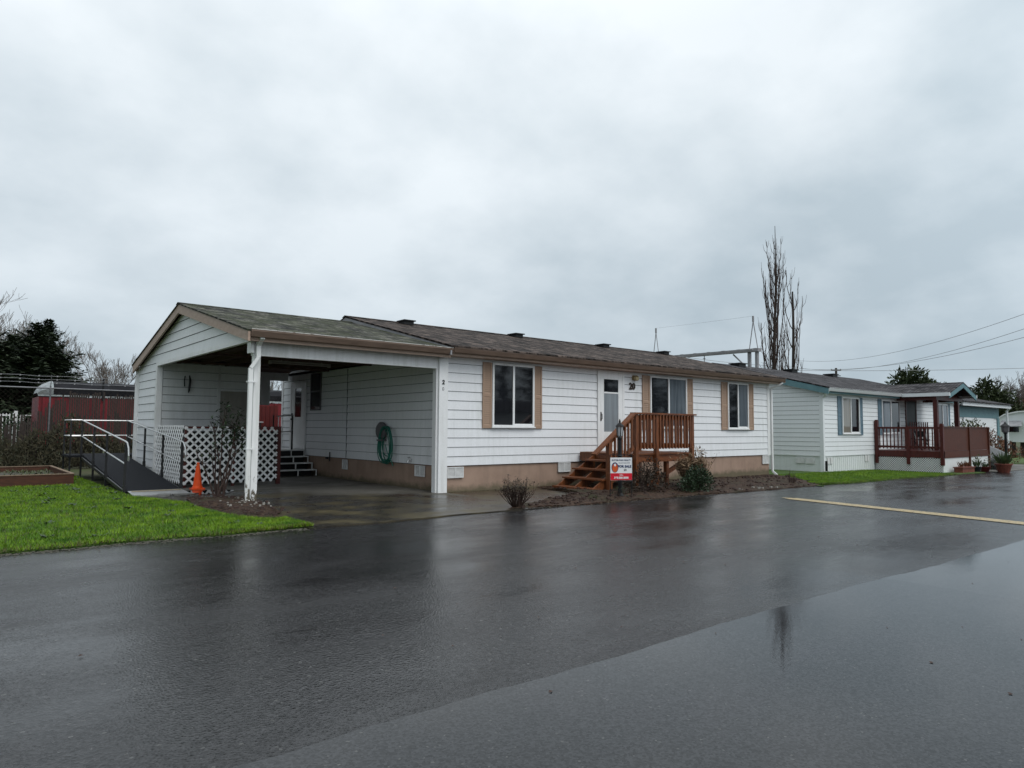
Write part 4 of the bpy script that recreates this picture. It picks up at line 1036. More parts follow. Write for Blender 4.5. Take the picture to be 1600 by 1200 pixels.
clump_tree(at(1566, 86, None), 6.6, [(0,0,4.5,2.0), (1.8,-1.3,4.2,2.0), (-1.8,1.2,4.0,1.8)], 45, 'low dark evergreen behind the garage', gr_, n=220)
clump_tree(at(1598, 84, None), 6.2, [(0,0,4.0,1.9), (2.2,0,3.2,2.0), (-2.0,0,3.0,1.6)], 46, 'low russet tree at the right edge behind the pale trailer', gr_, m='rust', n=200)
bare_tree('bare_tree', at(1578, 90, None), 9.0, 47, 'leafless tree above the garage roof near the right edge', gr_, spread=1.1, lvl=5, r=.18, split=4, m='barepale')
bare_tree('bare_tree', at(1606, 84, None), 9.6, 48, 'leafless tree cut by the right edge', gr_, spread=1.1, lvl=5, r=.2, split=4)
bare_tree('bare_tree', at(1556, 98, None), 8.6, 49, 'thin leafless tree behind the ragged pine', gr_, spread=.9, lvl=4, r=.14)

# shrubs near the home
def stems(name, base, n, h, spread, seed, label, m, leafm=None, leaves=0, r=.010, leafl=.09, group=None, leafz=.4, lvl=1, cat='shrub', partname='stems'):
    R_ = random.Random(seed); t = thing(name, base, label, cat, group); b = Vector(base); mb = MB(); tips = []
    for k in range(n):
        a = R_.uniform(0, 6.283); s = R_.uniform(.1, 1)*spread
        branch(mb, b + Vector((math.cos(a)*.06, math.sin(a)*.06, -.02)), (math.cos(a)*s, math.sin(a)*s, 1), h*R_.uniform(.6, 1.0), r*R_.uniform(.7, 1.2), lvl, R_, .35, 2, .10, 5, tips, 5, .45)
    mb.build(partname, m, t)
    if leafm:
        mb = MB(); cand = [q for q in tips if q[0].z > b.z + h*leafz] or tips
        for _ in range(leaves):
            p, d, _l = cand[R_.randrange(len(cand))]
            q = p - d*R_.uniform(0, h*.12) + Vector((R_.uniform(-1,1), R_.uniform(-1,1), R_.uniform(-1,1)))*.04
            mb.leaf(q, (R_.uniform(-1,1), R_.uniform(-1,1), R_.uniform(-.5,.7)), (R_.random()-.5, R_.random()-.5, 1), leafl*R_.uniform(.6,1.2), leafl*.42)
        mb.build('leaves', leafm, t)
    return t
sh = thing('leggy_shrub', (4.28, 14.1, .03), 'tall leggy shrub with a few leaves beside the carport post', 'shrub')
R_ = random.Random(99); mb = MB(); tips = []
for k, (tx, ty, hh) in enumerate(((.10,.1,1.75), (.42,.2,1.55), (-.22,0,1.25), (.28,.1,1.65), (-.35,.2,1.0), (.55,0,1.3), (.0,.3,1.5), (.36,.3,1.15), (-.1,.2,.9))):
    b = Vector((4.28+R_.uniform(-.10,.10), 14.1+R_.uniform(-.1,.1), .0)); pts = [b]; 
    for i in range(1, 7):
        f = i/6; pts.append(b + Vector((tx*f**1.1 + R_.uniform(-.02,.02), ty*f, hh*f)))
    mb.tube(pts, [.019-.0022*i for i in range(7)], 6)
    tips += [(pts[-1], (pts[-1]-pts[-2]).normalized(), hh), (pts[-2], (pts[-1]-pts[-2]).normalized(), hh)]
    for _ in range(3):
        j = R_.randint(3, 5); dd = Vector((R_.uniform(-.6,.6), R_.uniform(-.4,.4), 1)); e = pts[j] + dd.normalized()*R_.uniform(.15,.35); mb.tube([pts[j], pts[j].lerp(e, .5)+Vector((.01,0,0)), e], [.009, .007, .004], 4); tips.append((e, dd.normalized(), e.z))
mb.build('stems', 'twig', sh)
mb = MB()
for p, d, hh in tips:
    for _ in range(26 if p.z > 1.05 and p.x > 4.32 else 3):
        q = p + Vector((R_.gauss(0,.05), R_.gauss(0,.05), R_.gauss(0,.07)))
        mb.leaf(q, (R_.uniform(-1,1), R_.uniform(-1,1), R_.uniform(-.6,.6)), (R_.random()-.5, R_.random()-.5, 1), R_.uniform(.06,.13), .035)
mb.build('leaves', 'shrubleaf', sh)

stems('rose_bush', (8.02, 9.55, .03), 60, .42, 1.25, 51, 'small reddish twiggy rose bush at the corner of the bed beside the driveway', 'twig', 'darkleaf', 900, .008, .05, lvl=2, leafz=.15)
stems('dry_bush', (14.15, 10.2, gz(14)), 210, .80, .85, 52, 'straw coloured upright dry bush at the right corner of the porch', 'straw', 'straw', 1500, .011, .10, leafz=.4, lvl=1)
def leafball(name, base, blobs, seed, label, m, n=900, leaf=.05, group=None, cat='shrub', stem='twig'):
    R_ = random.Random(seed); t = thing(name, base, label, cat, group); b = Vector(base)
    mb = MB()
    for (x, y, z, r) in blobs:
        for _ in range(4): mb.tube([b, b+Vector((x*.5, y*.5, z*.5)), b+Vector((x+R_.uniform(-r,r)*.6, y+R_.uniform(-r,r)*.6, z+r*.5))], [.014, .01, .004], 4)
    mb.build('stems', stem, t)
    mb = MB()
    for (x, y, z, r) in blobs:
        for _ in range(int(n*r*r*9)):
            d = Vector((R_.gauss(0,1), R_.gauss(0,1), R_.gauss(0,1))).normalized()*r*(R_.random()**.4)
            q = b+Vector((x, y, z))+d
            if q.z < b.z: continue
            mb.leaf(q, d.normalized()+Vector((R_.uniform(-1,1), R_.uniform(-1,1), R_.uniform(-.2,1)))*.8, (R_.random()-.5, R_.random()-.5, R_.random()), leaf*R_.uniform(.6,1.3), leaf*.5)
    mb.build('leaves', m, t)
    return t
leafball('evergreen_bush', (13.55, 9.72, gz(13.5)), [(0,0,.24,.30), (.30,.1,.22,.26), (-.2,.05,.18,.24), (.05,0,.42,.24), (.28,0,.36,.2), (.5,.05,.2,.22), (-.35,0,.16,.2)], 53, 'low dark green bush in front of the dry bush', 'bushleaf', 700, .06)
leafball('low_shrub', (12.25, 10.25, gz(12)), [(0,0,.22,.28), (.35,.0,.32,.30), (.75,.1,.24,.25), (.5,.1,.58,.24), (.1,0,.45,.22), (-.5,-.1,.16,.24)], 54, 'dark brown leafed shrub under the front of the porch', 'darkleaf', 620, .055)
leafball('low_shrub', (10.95, 9.75, gz(11)), [(0,0,.10,.14), (.2,.1,.12,.14)], 58, 'small dark clump of plants at the foot of the garden lamp', 'bushleaf', 400, .04)
stems('dead_plant', (18.2, 9.9, gz(18)), 26, .34, .25, 55, 'short brown dead stems at the right end of the planting bed', 'twig', None, 0, .006)
stems('dead_plant', (15.8, 9.8, gz(16)), 12, .18, .5, 56, 'tiny dead plant in the bed by the road edge', 'twig', None, 0, .005)
stems('weed_tuft', (10.2, 9.75, gz(10)), 18, .16, .8, 57, 'little green weed tuft in the bed left of the sign', 'camellia', None, 0, .004, cat='weed')

# ------------------------------------------------------------------ chain link fence with slats, brush, barbed wire
cf = thing('chain_link_fence', (2.8, 27.2, 0), 'tall chain link fence with dark slats and barbed wire behind the left lawn', 'fence')
mb = MB(); mb.tube([(-12, 27.2, 2.66), (9.0, 27.2, 2.62)], .024, 8); mb.build('top_rail', 'galv', cf)
for x in (-9.4, -6.4, -3.3, -.25, 2.84, 5.95):
    mb = MB(); mb.tube([(x, 27.2, 0), (x, 27.2, 2.7)], .026, 8); mb.bar((x, 27.2, 2.68), (x, 27.05, 3.05), .02, .04); mb.build('post', 'galv', cf)
for k in range(3):
    mb = MB(); z = 2.80+k*.11
    pts = [(-12+i*.5, 27.16-k*.05, z + .015*math.sin(i*2.1)) for i in range(43)]; mb.tube(pts, .006, 4)
    for i in range(0, 42): mb.box(-12+i*.5-.02, -12+i*.5+.02, 27.15-k*.05, 27.17-k*.05, z-.02, z+.02)
    mb.build('barbed_wire', 'steelgrey', cf)
mb = MB(); x = -12
while x < 9.0:
    zt = 2.46 + rnd.uniform(-.09, .12) if x > 3.3 else (1.55 + .75*max(0, min(1, (x-2.3)/.8)) + rnd.uniform(-.15, .15) if x > 2.2 else 1.35 + rnd.uniform(-.25, .25))
    if rnd.random() < .9: mb.box(x, x+.05, 27.21, 27.215, .03, zt)
    if rnd.random() < .5: mb.box(x+.03, x+.072, 27.222, 27.226, .03, 1.3+rnd.uniform(-.3, .7))
    x += .066
mb.build('slats', 'slat', cf)
mb = MB(); y = 27.2
for k in range(-70, 140):      # the wire mesh, two directions
    for s in (1, -1):
        xa = k*.15; mb.bar((xa, y-.004*s, 0), (xa+2.6*s, y-.004*s, 2.6), .0028)
mb.build('wire_mesh', 'slat', cf)
R_ = random.Random(61); mb = MB()
for _ in range(13000):
    x = R_.uniform(-6, 8.4); y = 27.0 + R_.uniform(-.35, .12); top = 1.25 + .35*math.sin(x*2.3) + .2*math.sin(x*6); z = R_.random()**1.1*top
    mb.leaf((x, y, z), (R_.uniform(-.5,.5), R_.uniform(-.4,.4), R_.uniform(-.3,1)), (R_.random()-.5, -1, R_.random()-.5), R_.uniform(.10,.26), R_.uniform(.02,.05))
mb.build('bramble_growth', 'brush', kind='stuff', label='dead brambles and ivy growing along the foot of the chain link fence', category='brambles')

# red trailer behind the fence
tr = thing('red_trailer', (3.0, 32.0, 0), 'long red trailer with a dark rolled cover on top behind the left fence', 'trailer')
mb = MB(); mb.box(2.98, 13.5, 32.0, 34.4, .7, 2.52)
for k in range(18): mb.box(3.1+k*.6, 3.18+k*.6, 31.95, 32.0, .75, 2.48)
mb.build('body', 'trailer_red', tr)
mb = MB(); mb.box(2.95, 13.5, 31.95, 32.03, 2.54, 2.60); mb.build('top_rim', 'silver', tr)
mb = MB()
prof = [(32.1, 2.62), (32.05, 2.85), (32.25, 3.06), (32.7, 3.16), (33.7, 3.16), (34.2, 3.06), (34.35, 2.85), (34.3, 2.62)]
mb.prism(prof, 'x', 3.45, 13.4); mb.build('cover', 'tarp', tr)
mb = MB(); vs = []; rings = ((3.455, 1.02), (3.36, .97), (3.22, .84), (3.08, .62), (3.0, .36), (2.97, .12))
for x, q in rings:
    for y, z in prof: vs.append((x, 33.2 + (y-33.2)*(.55+.45*q), 2.62 + (z-2.62)*q))
n = len(prof)
mb.add(vs, [(i*n+k, (i+1)*n+k, (i+1)*n+k+1, i*n+k+1) for i in range(len(rings)-1) for k in range(n-1)]); mb.build('front_cowl', 'silver', tr)
mb = MB(); mb.tube([(5.1, 31.9, 2.4), (5.1, 31.9, 3.3)], .04, 6); mb.build('stake', 'black', tr)
for x in (10.5, 12.0):
    mb = MB(); mb.lathe((0,0,0), [(.3,0),(.5,.02),(.5,.28),(.3,.3)], 16); mb.v = [(x+a_, 32.0+c_, .5+b_) for a_, b_, c_ in mb.v]; mb.build('wheel', 'black', tr)
mb = MB(); mb.box(3.2, 13.4, 32.5, 33.9, .45, .7); mb.box(3.3, 3.4, 32.3, 34, 0, .7); mb.build('chassis', 'black', tr)
pf = thing('picket_fence', (1.0, 35, 0), 'white lattice fence half hidden by ivy at the left edge', 'fence')
mb = MB(); 
for k in range(58):
    x = -3 + k*.115
    if rnd.random() < .85: mb.box(x, x+.035, 35, 35.02, .2, 1.9+rnd.uniform(-.05,.03))
mb.box(-3, 3.6, 35.02, 35.05, 1.80, 1.85); mb.build('pickets', 'trim', pf)
for x in (.6, 2.5):
    mb = MB(); mb.box(x-.06, x+.06, 34.9, 35, 0, 2.0); mb.build('post', 'trim', pf)
R_ = random.Random(62); mb = MB()
for _ in range(1500):
    x = R_.uniform(-3, 3.6); z = R_.uniform(.2, 1.7+.3*math.sin(x*3)); mb.leaf((x, 34.7+R_.uniform(-.15,.1), z), (R_.uniform(-1,1), -.3, R_.uniform(-1,1)), (0,-1,.3), .13, .08)
mb.build('ivy', 'bushleaf', kind='stuff', label='dark ivy climbing over the white lattice fence', category='ivy')

# ------------------------------------------------------------------ substation gantry, pole and wires
A = Vector(at(1182, 42)); B = Vector(at(1012, 52))
gn = thing('steel_gantry', A, 'grey steel gantry with lightning masts rising above the roof', 'gantry')
def LZ(u, v, depth): return CAMH + (670 + .0065*(u-800) - v) * depth/1085.
za = LZ(1180, 547, 42); zb = LZ(1012, 561, 52)
dAB = (B-A).normalized(); pr = Vector((-dAB.y, dAB.x, 0))
A1 = Vector((A.x, A.y, za)); B1 = Vector((B.x, B.y, zb))
mb = MB(); mb.bar(A1 - dAB*.35, B1, .30, .20); mb.bar(A1 - dAB*.3 + pr*.5, B1 + pr*.5, .08, .10)
for k in range(9):
    q = A1.lerp(B1, k/8); mb.box(q.x-.12, q.x+.12, q.y-.12, q.y+.12, q.z+.08, q.z+.13)
mb.build('beam', 'steelgrey', gn)
for o in (-.12, .50):
    mb = MB(); q = A1 + dAB*o; mb.bar((q.x, q.y, -.3), (q.x, q.y, q.z-.08), .17); mb.build('leg', 'steelgrey', gn)
mb = MB(); mb.bar((B.x, B.y, -.3), (B.x, B.y, zb-.05), .25); mb.build('leg', 'steelgrey', gn)
mb = MB(); q = A1 + dAB*1.9; w = A1 + dAB*.4; mb.bar((q.x, q.y, q.z-.08), (w.x, w.y, w.z-1.25), .07); mb.build('brace', 'steelgrey', gn)
mb = MB(); q = A1.lerp(B1, .42); mb.bar(q-Vector((0,0,.08)), q-Vector((.0,0,.55)), .04); mb.box(q.x-.12, q.x+.12, q.y-.02, q.y+.02, q.z-.30, q.z-.26); mb.build('insulator', 'steelgrey', gn)
tops = []
for (P, hh) in ((A1 + dAB*.15, LZ(1172, 492, 42)), (B1.lerp(A1, .10), LZ(1030, 512, 51))):
    mb = MB(); mb.tube([P + dAB*(-.35) + Vector((0,0,.08)), Vector((P.x, P.y, hh-.3))], .03, 5); mb.tube([P + dAB*.35 + Vector((0,0,.08)), Vector((P.x, P.y, hh-.3))], .03, 5)
    mb.tube([Vector((P.x, P.y, hh-.35)), Vector((P.x, P.y, hh))], .07, 6); mb.build('mast', 'steelgrey', gn); tops.append(Vector((P.x, P.y, hh)))
def wire(a, b, sag, label, r=.012, m='steelgrey', group='overhead wires'):
    mb = MB(); a = Vector(a); b = Vector(b); pts = []
    for i in range(25):
        f = i/24; q = a.lerp(b, f); q.z -= sag*4*f*(1-f); pts.append(q)
    mb.tube(pts, r, 4); mb.build('overhead_wire', m, at=tuple(a), label=label, category='wire', group=group)
wire(tops[0], tops[1], .02, 'thin wire strung between the two gantry masts', .005)
def pt(u, v, d): x, y, _ = at(u, d); return (x, y, LZ(u, v, d))
wire(pt(1240, 562, 72), pt(1700, 455, 30), 1.15, 'topmost overhead wire rising to the right edge', .012)
wire(pt(1240, 573, 72), pt(1700, 480, 30), 1.25, 'second overhead wire from the top at the right edge', .012)
wire(pt(1190, 566, 70), pt(1700, 500, 30), 1.35, 'third overhead wire down at the right edge', .012)
wire(pt(1190, 578, 74), pt(1750, 570, 60), .25, 'lowest and flattest overhead wire across the right side', .02)
wire(pt(1060, 556, 46), pt(1250, 572, 74), .2, 'faint wire running below the gantry beam', .014)
up_ = thing('utility_pole', at(1308, 85, None), 'distant utility pole with crossarms above the neighbouring roof', 'utility pole')
px_, py_, pz_ = at(1308, 85, None); zt = LZ(1308, 575, 85)
mb = MB(); mb.tube([(px_, py_, pz_), (px_, py_, zt)], [.18, .14], 8); mb.build('pole', 'trunk', up_)
mb = MB(); mb.bar((px_-.45, py_+.4, zt-.25), (px_+.45, py_-.4, zt-.25), .1); mb.build('crossarm', 'trunk', up_)
mb = MB(); mb.bar((px_-.6, py_+.5, zt-.95), (px_+.4, py_-.35, zt-.95), .09); mb.build('crossarm', 'trunk', up_)
for s in (-.42, 0, .42):
    mb = MB(); mb.lathe((px_+s, py_-s*.88, zt-.2), [(.05,0),(.07,.06),(.04,.12)], 6); mb.build('insulator', 'steelgrey', up_)

# ------------------------------------------------------------------ neighbouring home
NX, NY = 25.5, 12.6; nz = -.2
nh = thing('neighbour_home', (NX, NY, 0), 'white manufactured home with teal trim and blue grey shutters on the right', 'house')
mb = MB(); NE = 38.9
mb.box(NX+.03, NE-.03, NY+.03, 21.9, .3, 2.95)
siding(mb, (NX, NY), (NE, NY), (0, -1), .47, 2.83, .17, .016)
NRy, NRz = 17.2, 4.10
def nlo(z): return max(0, 21.95 - (NRy + (NRz-.1-z)/.255))
def nhi(z): return min(21.95-NY, 21.95 - (NRy - (NRz-.1-z)/.255))
siding(mb, (NX, 21.95), (NX, NY), (-1, 0), .47, 3.95, .17, .016, ua=nlo, ub=nhi)
mb.prism([(NY+.02, 2.9), (21.9, 2.9), (NRy, 3.98)], 'x', NX+.01, NE-.03)
mb.build('wall', ['vinyl', 'groove2'] if 'groove2' in M else ['vinyl', 'groove'], nh)
mb = MB(); mb.box(NX+.01, NE-.02, NY+.01, 21.92, -.5, .46)
for k in range(80): 
    x = NX+.1+k*.165; mb.box(x, x+.02, NY-.002, NY+.01, -.45, .46)
mb.build('skirting', 'skirt_white', nh)
mb = MB(); mb.box(NX-.024, NX+.09, NY-.024, NY+.01, -.3, 2.85); mb.box(NX-.024, NX+.01, NY+.01, NY+.12, -.3, 2.9); mb.box(NX+.09, NE, NY-.022, NY, .45, .49); mb.box(NX-.022, NX, NY+.12, 21.9, .45, .49); mb.build('corner_trim', 'vinyl', nh)
mb = MB(); roof_slab(mb, NX-.25, NE+.15, 12.22, 3.02, NRy, 4.26, 22.3, 3.02, .04)
nr = mb.build('roof', 'shingle_grey', nh)
for x in (26.6, 31.0, 35.0):
    mb = MB(); mb.box(x-.25, x+.25, NRy-.6, NRy-.15, 4.1, 4.25); mb.box(x-.3, x+.3, NRy-.65, NRy-.1, 4.25, 4.29); mb.build('roof_vent', 'black', nr)
mb = MB()
for ya, za_, yb, zb_ in ((12.26, 2.975, NRy, 4.21), (NRy, 4.21, 22.28, 2.975)):
    mb.add([(x, y, z) for x in (NX-.24, NX-.19) for y, z in ((ya, za_), (yb, zb_), (yb, zb_-.25), (ya, za_-.22))], [(0,1,2,3), (7,6,5,4), (0,4,5,1), (3,2,6,7), (0,3,7,4), (1,5,6,2)])
mb.box(NX-.19, NE+.1, 12.36, 12.40, 2.80, 2.97); mb.build('fascia', 'teal', nh)
mb = MB(); mb.box(NX-.19, NE+.1, 12.40, 12.6, 2.80, 2.83); mb.build('soffit', 'vinyl', nh)
gutter(NX-.2, 31.75, 12.22, 3.0, nh, 'vinyl', 'vinyl')
downspout([(NX-.12, 12.3, 2.9), (NX-.06, 12.45, 2.76), (NX+.0, NY-.06, 2.66)], nh, 'vinyl', .09)
mb = MB(); mb.box(NX+.06, NX+.1, NY-.10, NY-.03, -.1, .28); mb.build('wall_pipe', 'black', nh)
for a, b, l, r_ in ((26.98, 28.45, 'glass_beige', 'glass_dark'), (30.55, 32.35, 'glass_lite', 'glass_dark'), (36.7, 38.0, 'glass_dark', 'glass_lite')):
    slider(nh, a, b, 1.30, 2.72, NY-.016, l, r_, 'sky_white')
    louvre_shutter(nh, a-.34, a-.03, 1.24, 2.74, NY-.016, 'blueshut')
    if a != 30.55: louvre_shutter(nh, b+.03, b+.30, 1.24, 2.74, NY-.016, 'blueshut')
mb = MB(); mb.box(33.0, 33.1, NY-.05, NY, .5, 2.82); mb.box(34.1, 34.2, NY-.05, NY, .5, 2.82); mb.box(33.1, 34.1, NY-.05, NY, 2.72, 2.82); ndr = mb.build('front_door', 'redwood', nh)
mb = MB(); mb.box(33.1, 34.1, NY-.03, NY-.001, .5, 2.72); mb.build('door_leaf', 'black', ndr)
mb = MB(); mb.lathe((33.2, NY-.06, 1.5), [(.005,0),(.03,.02),(.005,.06)], 8); mb.build('handle', 'brass', ndr)
for a, b, c, d in ((25.75, 26.2, .16, .40), (28.9, 29.3, .18, .42)):
    mb = MB(); 
    for k in range(2):
        x0 = a + k*(b-a)*.55; mb.box(x0, x0+(b-a)*.4, NY-.025, NY, c, d)
    mb.build('skirting_vent', 'moulding', nh)
mb = MB()
for k in range(2): mb.box(NX-.025, NX, 12.95+k*.4, 13.28+k*.4, .16, .38)
mb.build('skirting_vent', 'moulding', nh)
# porch roof, gable to the street
PX0, PX1 = 32.0, 34.75; PXm = (PX0+PX1)/2; PY = 10.4
mb = MB(); mb.prism([(PX0-.2, 3.0), (PXm, 3.50), (PX1+.2, 3.0), (PX1+.2, 2.96), (PXm, 3.46), (PX0-.2, 2.96)], 'y', PY, 15.4); mb.build('porch_roof', 'shingle_grey', nh)
mb = MB(); 
for xa, za_, xb, zb_ in ((PX0-.2, 2.97, PXm, 3.47), (PXm, 3.47, PX1+.2, 2.97)):
    mb.add([(x, y, z) for y in (PY+.01, PY+.05) for x, z in ((xa, za_), (xb, zb_), (xb, zb_-.22), (xa, za_-.20))], [(0,1,2,3), (7,6,5,4), (0,4,5,1), (3,2,6,7), (0,3,7,4), (1,5,6,2)])
mb.build('porch_fascia', 'teal', nh)
pieces('porch_gutter', 'vinyl', nh, [(PX0-.26, PX0-.18, PY, 12.22, 2.86, 3.0), (PX1+.18, PX1+.26, PY, 12.22, 2.86, 3.0)])
mb = MB(); mb.box(PX0-.15, PX1+.1, 10.93, 11.07, 2.72, 2.88); mb.box(PX0-.1, PX0, 11.07, 12.5, 2.72, 2.88); mb.box(PX1, PX1+.1, 11.07, 12.5, 2.72, 2.88); mb.prism([(PX0, 2.88), (PX1, 2.88), (PXm, 3.36)], 'y', 10.98, 11.02); mb.build('porch_beam', 'redwood', nh)
for x in (31.95, 34.35):
    mb = MB(); mb.box(x-.08, x+.08, 10.92, 11.08, -.3, 2.72); mb.build('porch_post', 'redwood', nh)
# garage wing
gw = thing('garage_wing', (40, 12.6, 0), 'low white garage with teal trim at the far end of the neighbouring home', 'garage')
mb = MB(); siding(mb, (39.6, 12.75), (46.2, 12.75), (0, -1), -.3, 2.4, .17, .016); mb.box(39.62, 46.18, 12.77, 19, -.5, 2.8); mb.build('wall', ['vinyl', 'groove'], gw)
mb = MB(); mb.prism([(12.2, 2.95), (16, 3.75), (20, 2.95), (20, 2.9), (16, 3.7), (12.2, 2.9)], 'x', 39.1, 47.0); mb.build('roof', 'shingle_grey', gw)
mb = MB(); mb.box(39.3, 46.9, 12.3, 12.36, 2.72, 2.9); mb.build('fascia', 'vinyl', gw)
mb = MB(); mb.box(39.5, 46.2, 12.70, 12.74, 2.15, 2.72); mb.box(45.9, 46.25, 12.69, 12.73, -.3, 2.15); mb.build('trim', 'teal', gw)
mb = MB()
for k in range(5): mb.box(40.6, 45.2, 12.68, 12.72, -.3+k*.49, -.3+k*.49+.475)
mb.build('garage_door', 'vinyl', gw)
downspout([(46.9, 12.3, 2.8), (46.9, 12.5, 2.6), (46.9, 12.5, -.3)], gw, 'vinyl', .12)

# neighbour's deck
nd = thing('neighbour_deck', (30.5, 11, 0), 'dark red railed deck over white lattice skirting in front of the neighbouring home', 'deck')
E0, E1, EF, EB = 29.84, 35.0, 10.07, 12.55
mb = MB(); mb.box(E0+.02, E1, EF+.02, EB, .54, .63); mb.build('deck_floor', 'redwood', nd)
mb = MB(); mb.box(E0-.03, E0+.02, EF, EB, .38, .62); mb.build('rim_board', 'redwood', nd)
mb = MB(); mb.box(E0-.03, E1, EF-.04, EF+.02, .38, .64); mb.build('rim_board', 'redpanel', nd)
for y, zt in ((EB-.05, 1.84), (EF+.02, 1.68), (11.3, 1.57)):
    mb = MB(); mb.box(E0-.06, E0+.06, y-.06, y+.06, .1, zt); mb.box(E0-.045, E0+.045, y-.045, y+.045, zt, zt+.03); mb.build('post', 'redwood', nd)
mb = MB(); mb.box(E0-.05, E0+.05, EF+.08, EB-.1, 1.50, 1.58); mb.build('rail', 'redwood', nd); mb = MB(); mb.box(E0-.02, E0+.02, EF+.08, EB-.1, .74, .82); mb.build('rail', 'redwood', nd)
for k in range(17):
    y = EF+.2+k*.14
    if abs(y-11.3) < .07: continue
    mb = MB(); mb.box(E0-.045, E0-.022, y-.02, y+.02, .70, 1.50); mb.build('baluster', 'redwood', nd)
mb = MB(); 
pieces('solid_panel', 'redpanel', nd, [(E0+.03, 32.6, EF-.02, EF+.01, .65, 1.56), (32.68, E1-.02, EF-.02, EF+.01, .65, 1.56)])
for x in (32.64, E1):
    mb = MB(); mb.box(x-.05, x+.05, EF-.07, EF+.03, -.2, 1.60); mb.build('post', 'redpanel', nd)
mb = MB(); mb.box(E0-.03, E1+.05, EF-.05, EF+.04, 1.562, 1.60); mb.build('top_rail', 'redpanel', nd)
for k in range(9):
    x = 32.8 + k*.24
    mb = MB(); mb.prism([(x-.05, .5), (x+.05, .5), (x+.05, 1.62), (x+.02, 1.68), (x+.045, 1.74), (x, 1.82), (x-.045, 1.74), (x-.02, 1.68), (x-.05, 1.62)], 'y', 12.3, 12.33); mb.build('picket', 'redwood', nd)
mb = lattice(lambda u, z, o: (E0-.01+o, EF+u, z), EB-EF, -.26, .37, .085, .024, .006); mb.build('lattice_skirting', 'sky_white', nd)
pieces('skirting_panel', 'groove', nd, [(E0+.05, E0+.07, EF+.04, EB, -.3, .37)])  # dark panel added behind this lattice so its holes look shaded
pieces('skirting_panel', 'skirt_white', nd, [(E0, 32.6, EF-.01, EF+.02, -.3, .375), (32.68, E1-.02, EF-.01, EF+.02, -.3, .375)])
# folding chair and white bucket on the deck
ch = thing('folding_chair', (31.2, 11.0, .63), 'dark folding chair standing on the neighbouring deck', 'chair')
mb = MB(); mb.bar((30.90, 10.9, .63), (31.25, 11.2, 1.38), .03); mb.bar((31.25, 10.9, .63), (30.90, 11.2, 1.13), .03); mb.bar((30.90, 11.3, .63), (31.25, 11.6, 1.38), .03); mb.bar((31.25, 11.3, .63), (30.90, 11.6, 1.13), .03); mb.build('frame', 'blackmetal', ch)
mb = MB(); mb.box(30.90, 31.25, 11.0, 11.45, 1.05, 1.08); mb.build('seat', 'black', ch)
mb = MB(); mb.box(31.22, 31.25, 11.15, 11.6, 1.18, 1.41); mb.build('backrest', 'black', ch)
# steps at the end of the deck
ns = thing('entry_steps', (35.6, 10.2, nz), 'black steps with a white side panel at the right end of the neighbouring deck', 'steps')
for i in range(3):
    mb = MB(); mb.box(35.1, 36.3, 9.75+i*.3, 10.1+i*.3, -.10+i*.2, -.05+i*.2); mb.build('tread', 'black', ns)
mb = MB(); mb.box(35.1, 36.3, 10.0, 10.7, -.3, -.12); mb.box(35.1, 36.3, 10.35, 10.7, -.12, .1); mb.build('frame', 'black', ns)
mb = MB(); mb.prism([(9.7, -.2), (10.8, -.2), (10.8, .85), (10.5, .85), (9.7, .45)], 'x', 36.3, 36.34); mb.build('side_panel', 'sky_white', ns)

# pots and planters along the deck
gpot = 'pots and planters in front of the neighbouring deck'
def pot(x, y, r, h, label, m='terracotta', plant='blade_dark', ph=.35, n=60, name='flower_pot', spread=.5):
    z = gz(x); t = thing(name, (x, y, z), label, 'plant pot', gpot)
    mb = MB(); mb.lathe((x, y, z), [(r*.65, 0), (r*.95, h*.85), (r*1.05, h*.86), (r*1.05, h), (r*.85, h), (r*.8, h*.9)], 14); p = mb.build('pot', m, t)
    R_ = random.Random(int(x*100)); mb = MB()
    for _ in range(n):
        a = R_.uniform(0, 6.28); s = R_.uniform(0, spread)
        mb.leaf((x+math.cos(a)*r*.5*R_.random(), y+math.sin(a)*r*.5*R_.random(), z+h*.9), (math.cos(a)*s, math.sin(a)*s, 1), (math.sin(a), math.cos(a), .2), ph*R_.uniform(.5, 1.1), .05)
    mb.build('plant', plant, t)
pot(32.9, 8.95, .30, .36, 'terracotta pot with a grassy plant right of the deck steps', ph=.6, n=90, spread=.9)
pot(32.3, 9.7, .16, .22, 'black pot by the middle post of the deck front', 'black', ph=.35, n=30)
pot(33.1, 9.65, .20, .20, 'dark red bowl planter right of the black pot', 'redfence', ph=.2, n=30)
pot(34.7, 9.6, .17, .22, 'mossy small pot below the black steps', 'black', 'camellia', ph=.3, n=50)
pot(35.3, 9.5, .14, .2, 'brown pot nearest the tall garden lamp', 'terracotta', 'rust', ph=.25, n=30)
pl = thing('trough_planter', (31.0, 9.7, gz(31)), 'long brick red trough planter at the front corner of the deck', 'planter', gpot)
mb = MB(); z = gz(30); mb.box(30.4, 31.7, 9.6, 9.9, z, z+.22); mb.box(30.37, 31.73, 9.57, 9.93, z+.19, z+.23); mb.build('trough', 'terracotta', pl)
mb = MB(); R_ = random.Random(3)
for _ in range(60): mb.leaf((R_.uniform(30.45, 31.65), 9.75, z+.22), (R_.uniform(-.6,.6), R_.uniform(-.6,.6), 1), (1, 0, .1), R_.uniform(.1, .3), .03)
mb.build('plant', 'rust', pl)
for x, s_, lb in ((32.3, 71, 'thin leafy stem leaning on the white skirting left of the middle post'), (33.9, 72, 'arching leafy plant against the white skirting near the deck end')):
    stems('garden_plant', (x, 9.75, gz(x)), 7, .62, .6, s_, lb, 'camellia', 'camellia', 60, .006, .12, lvl=1, leafz=.2, cat='plant')
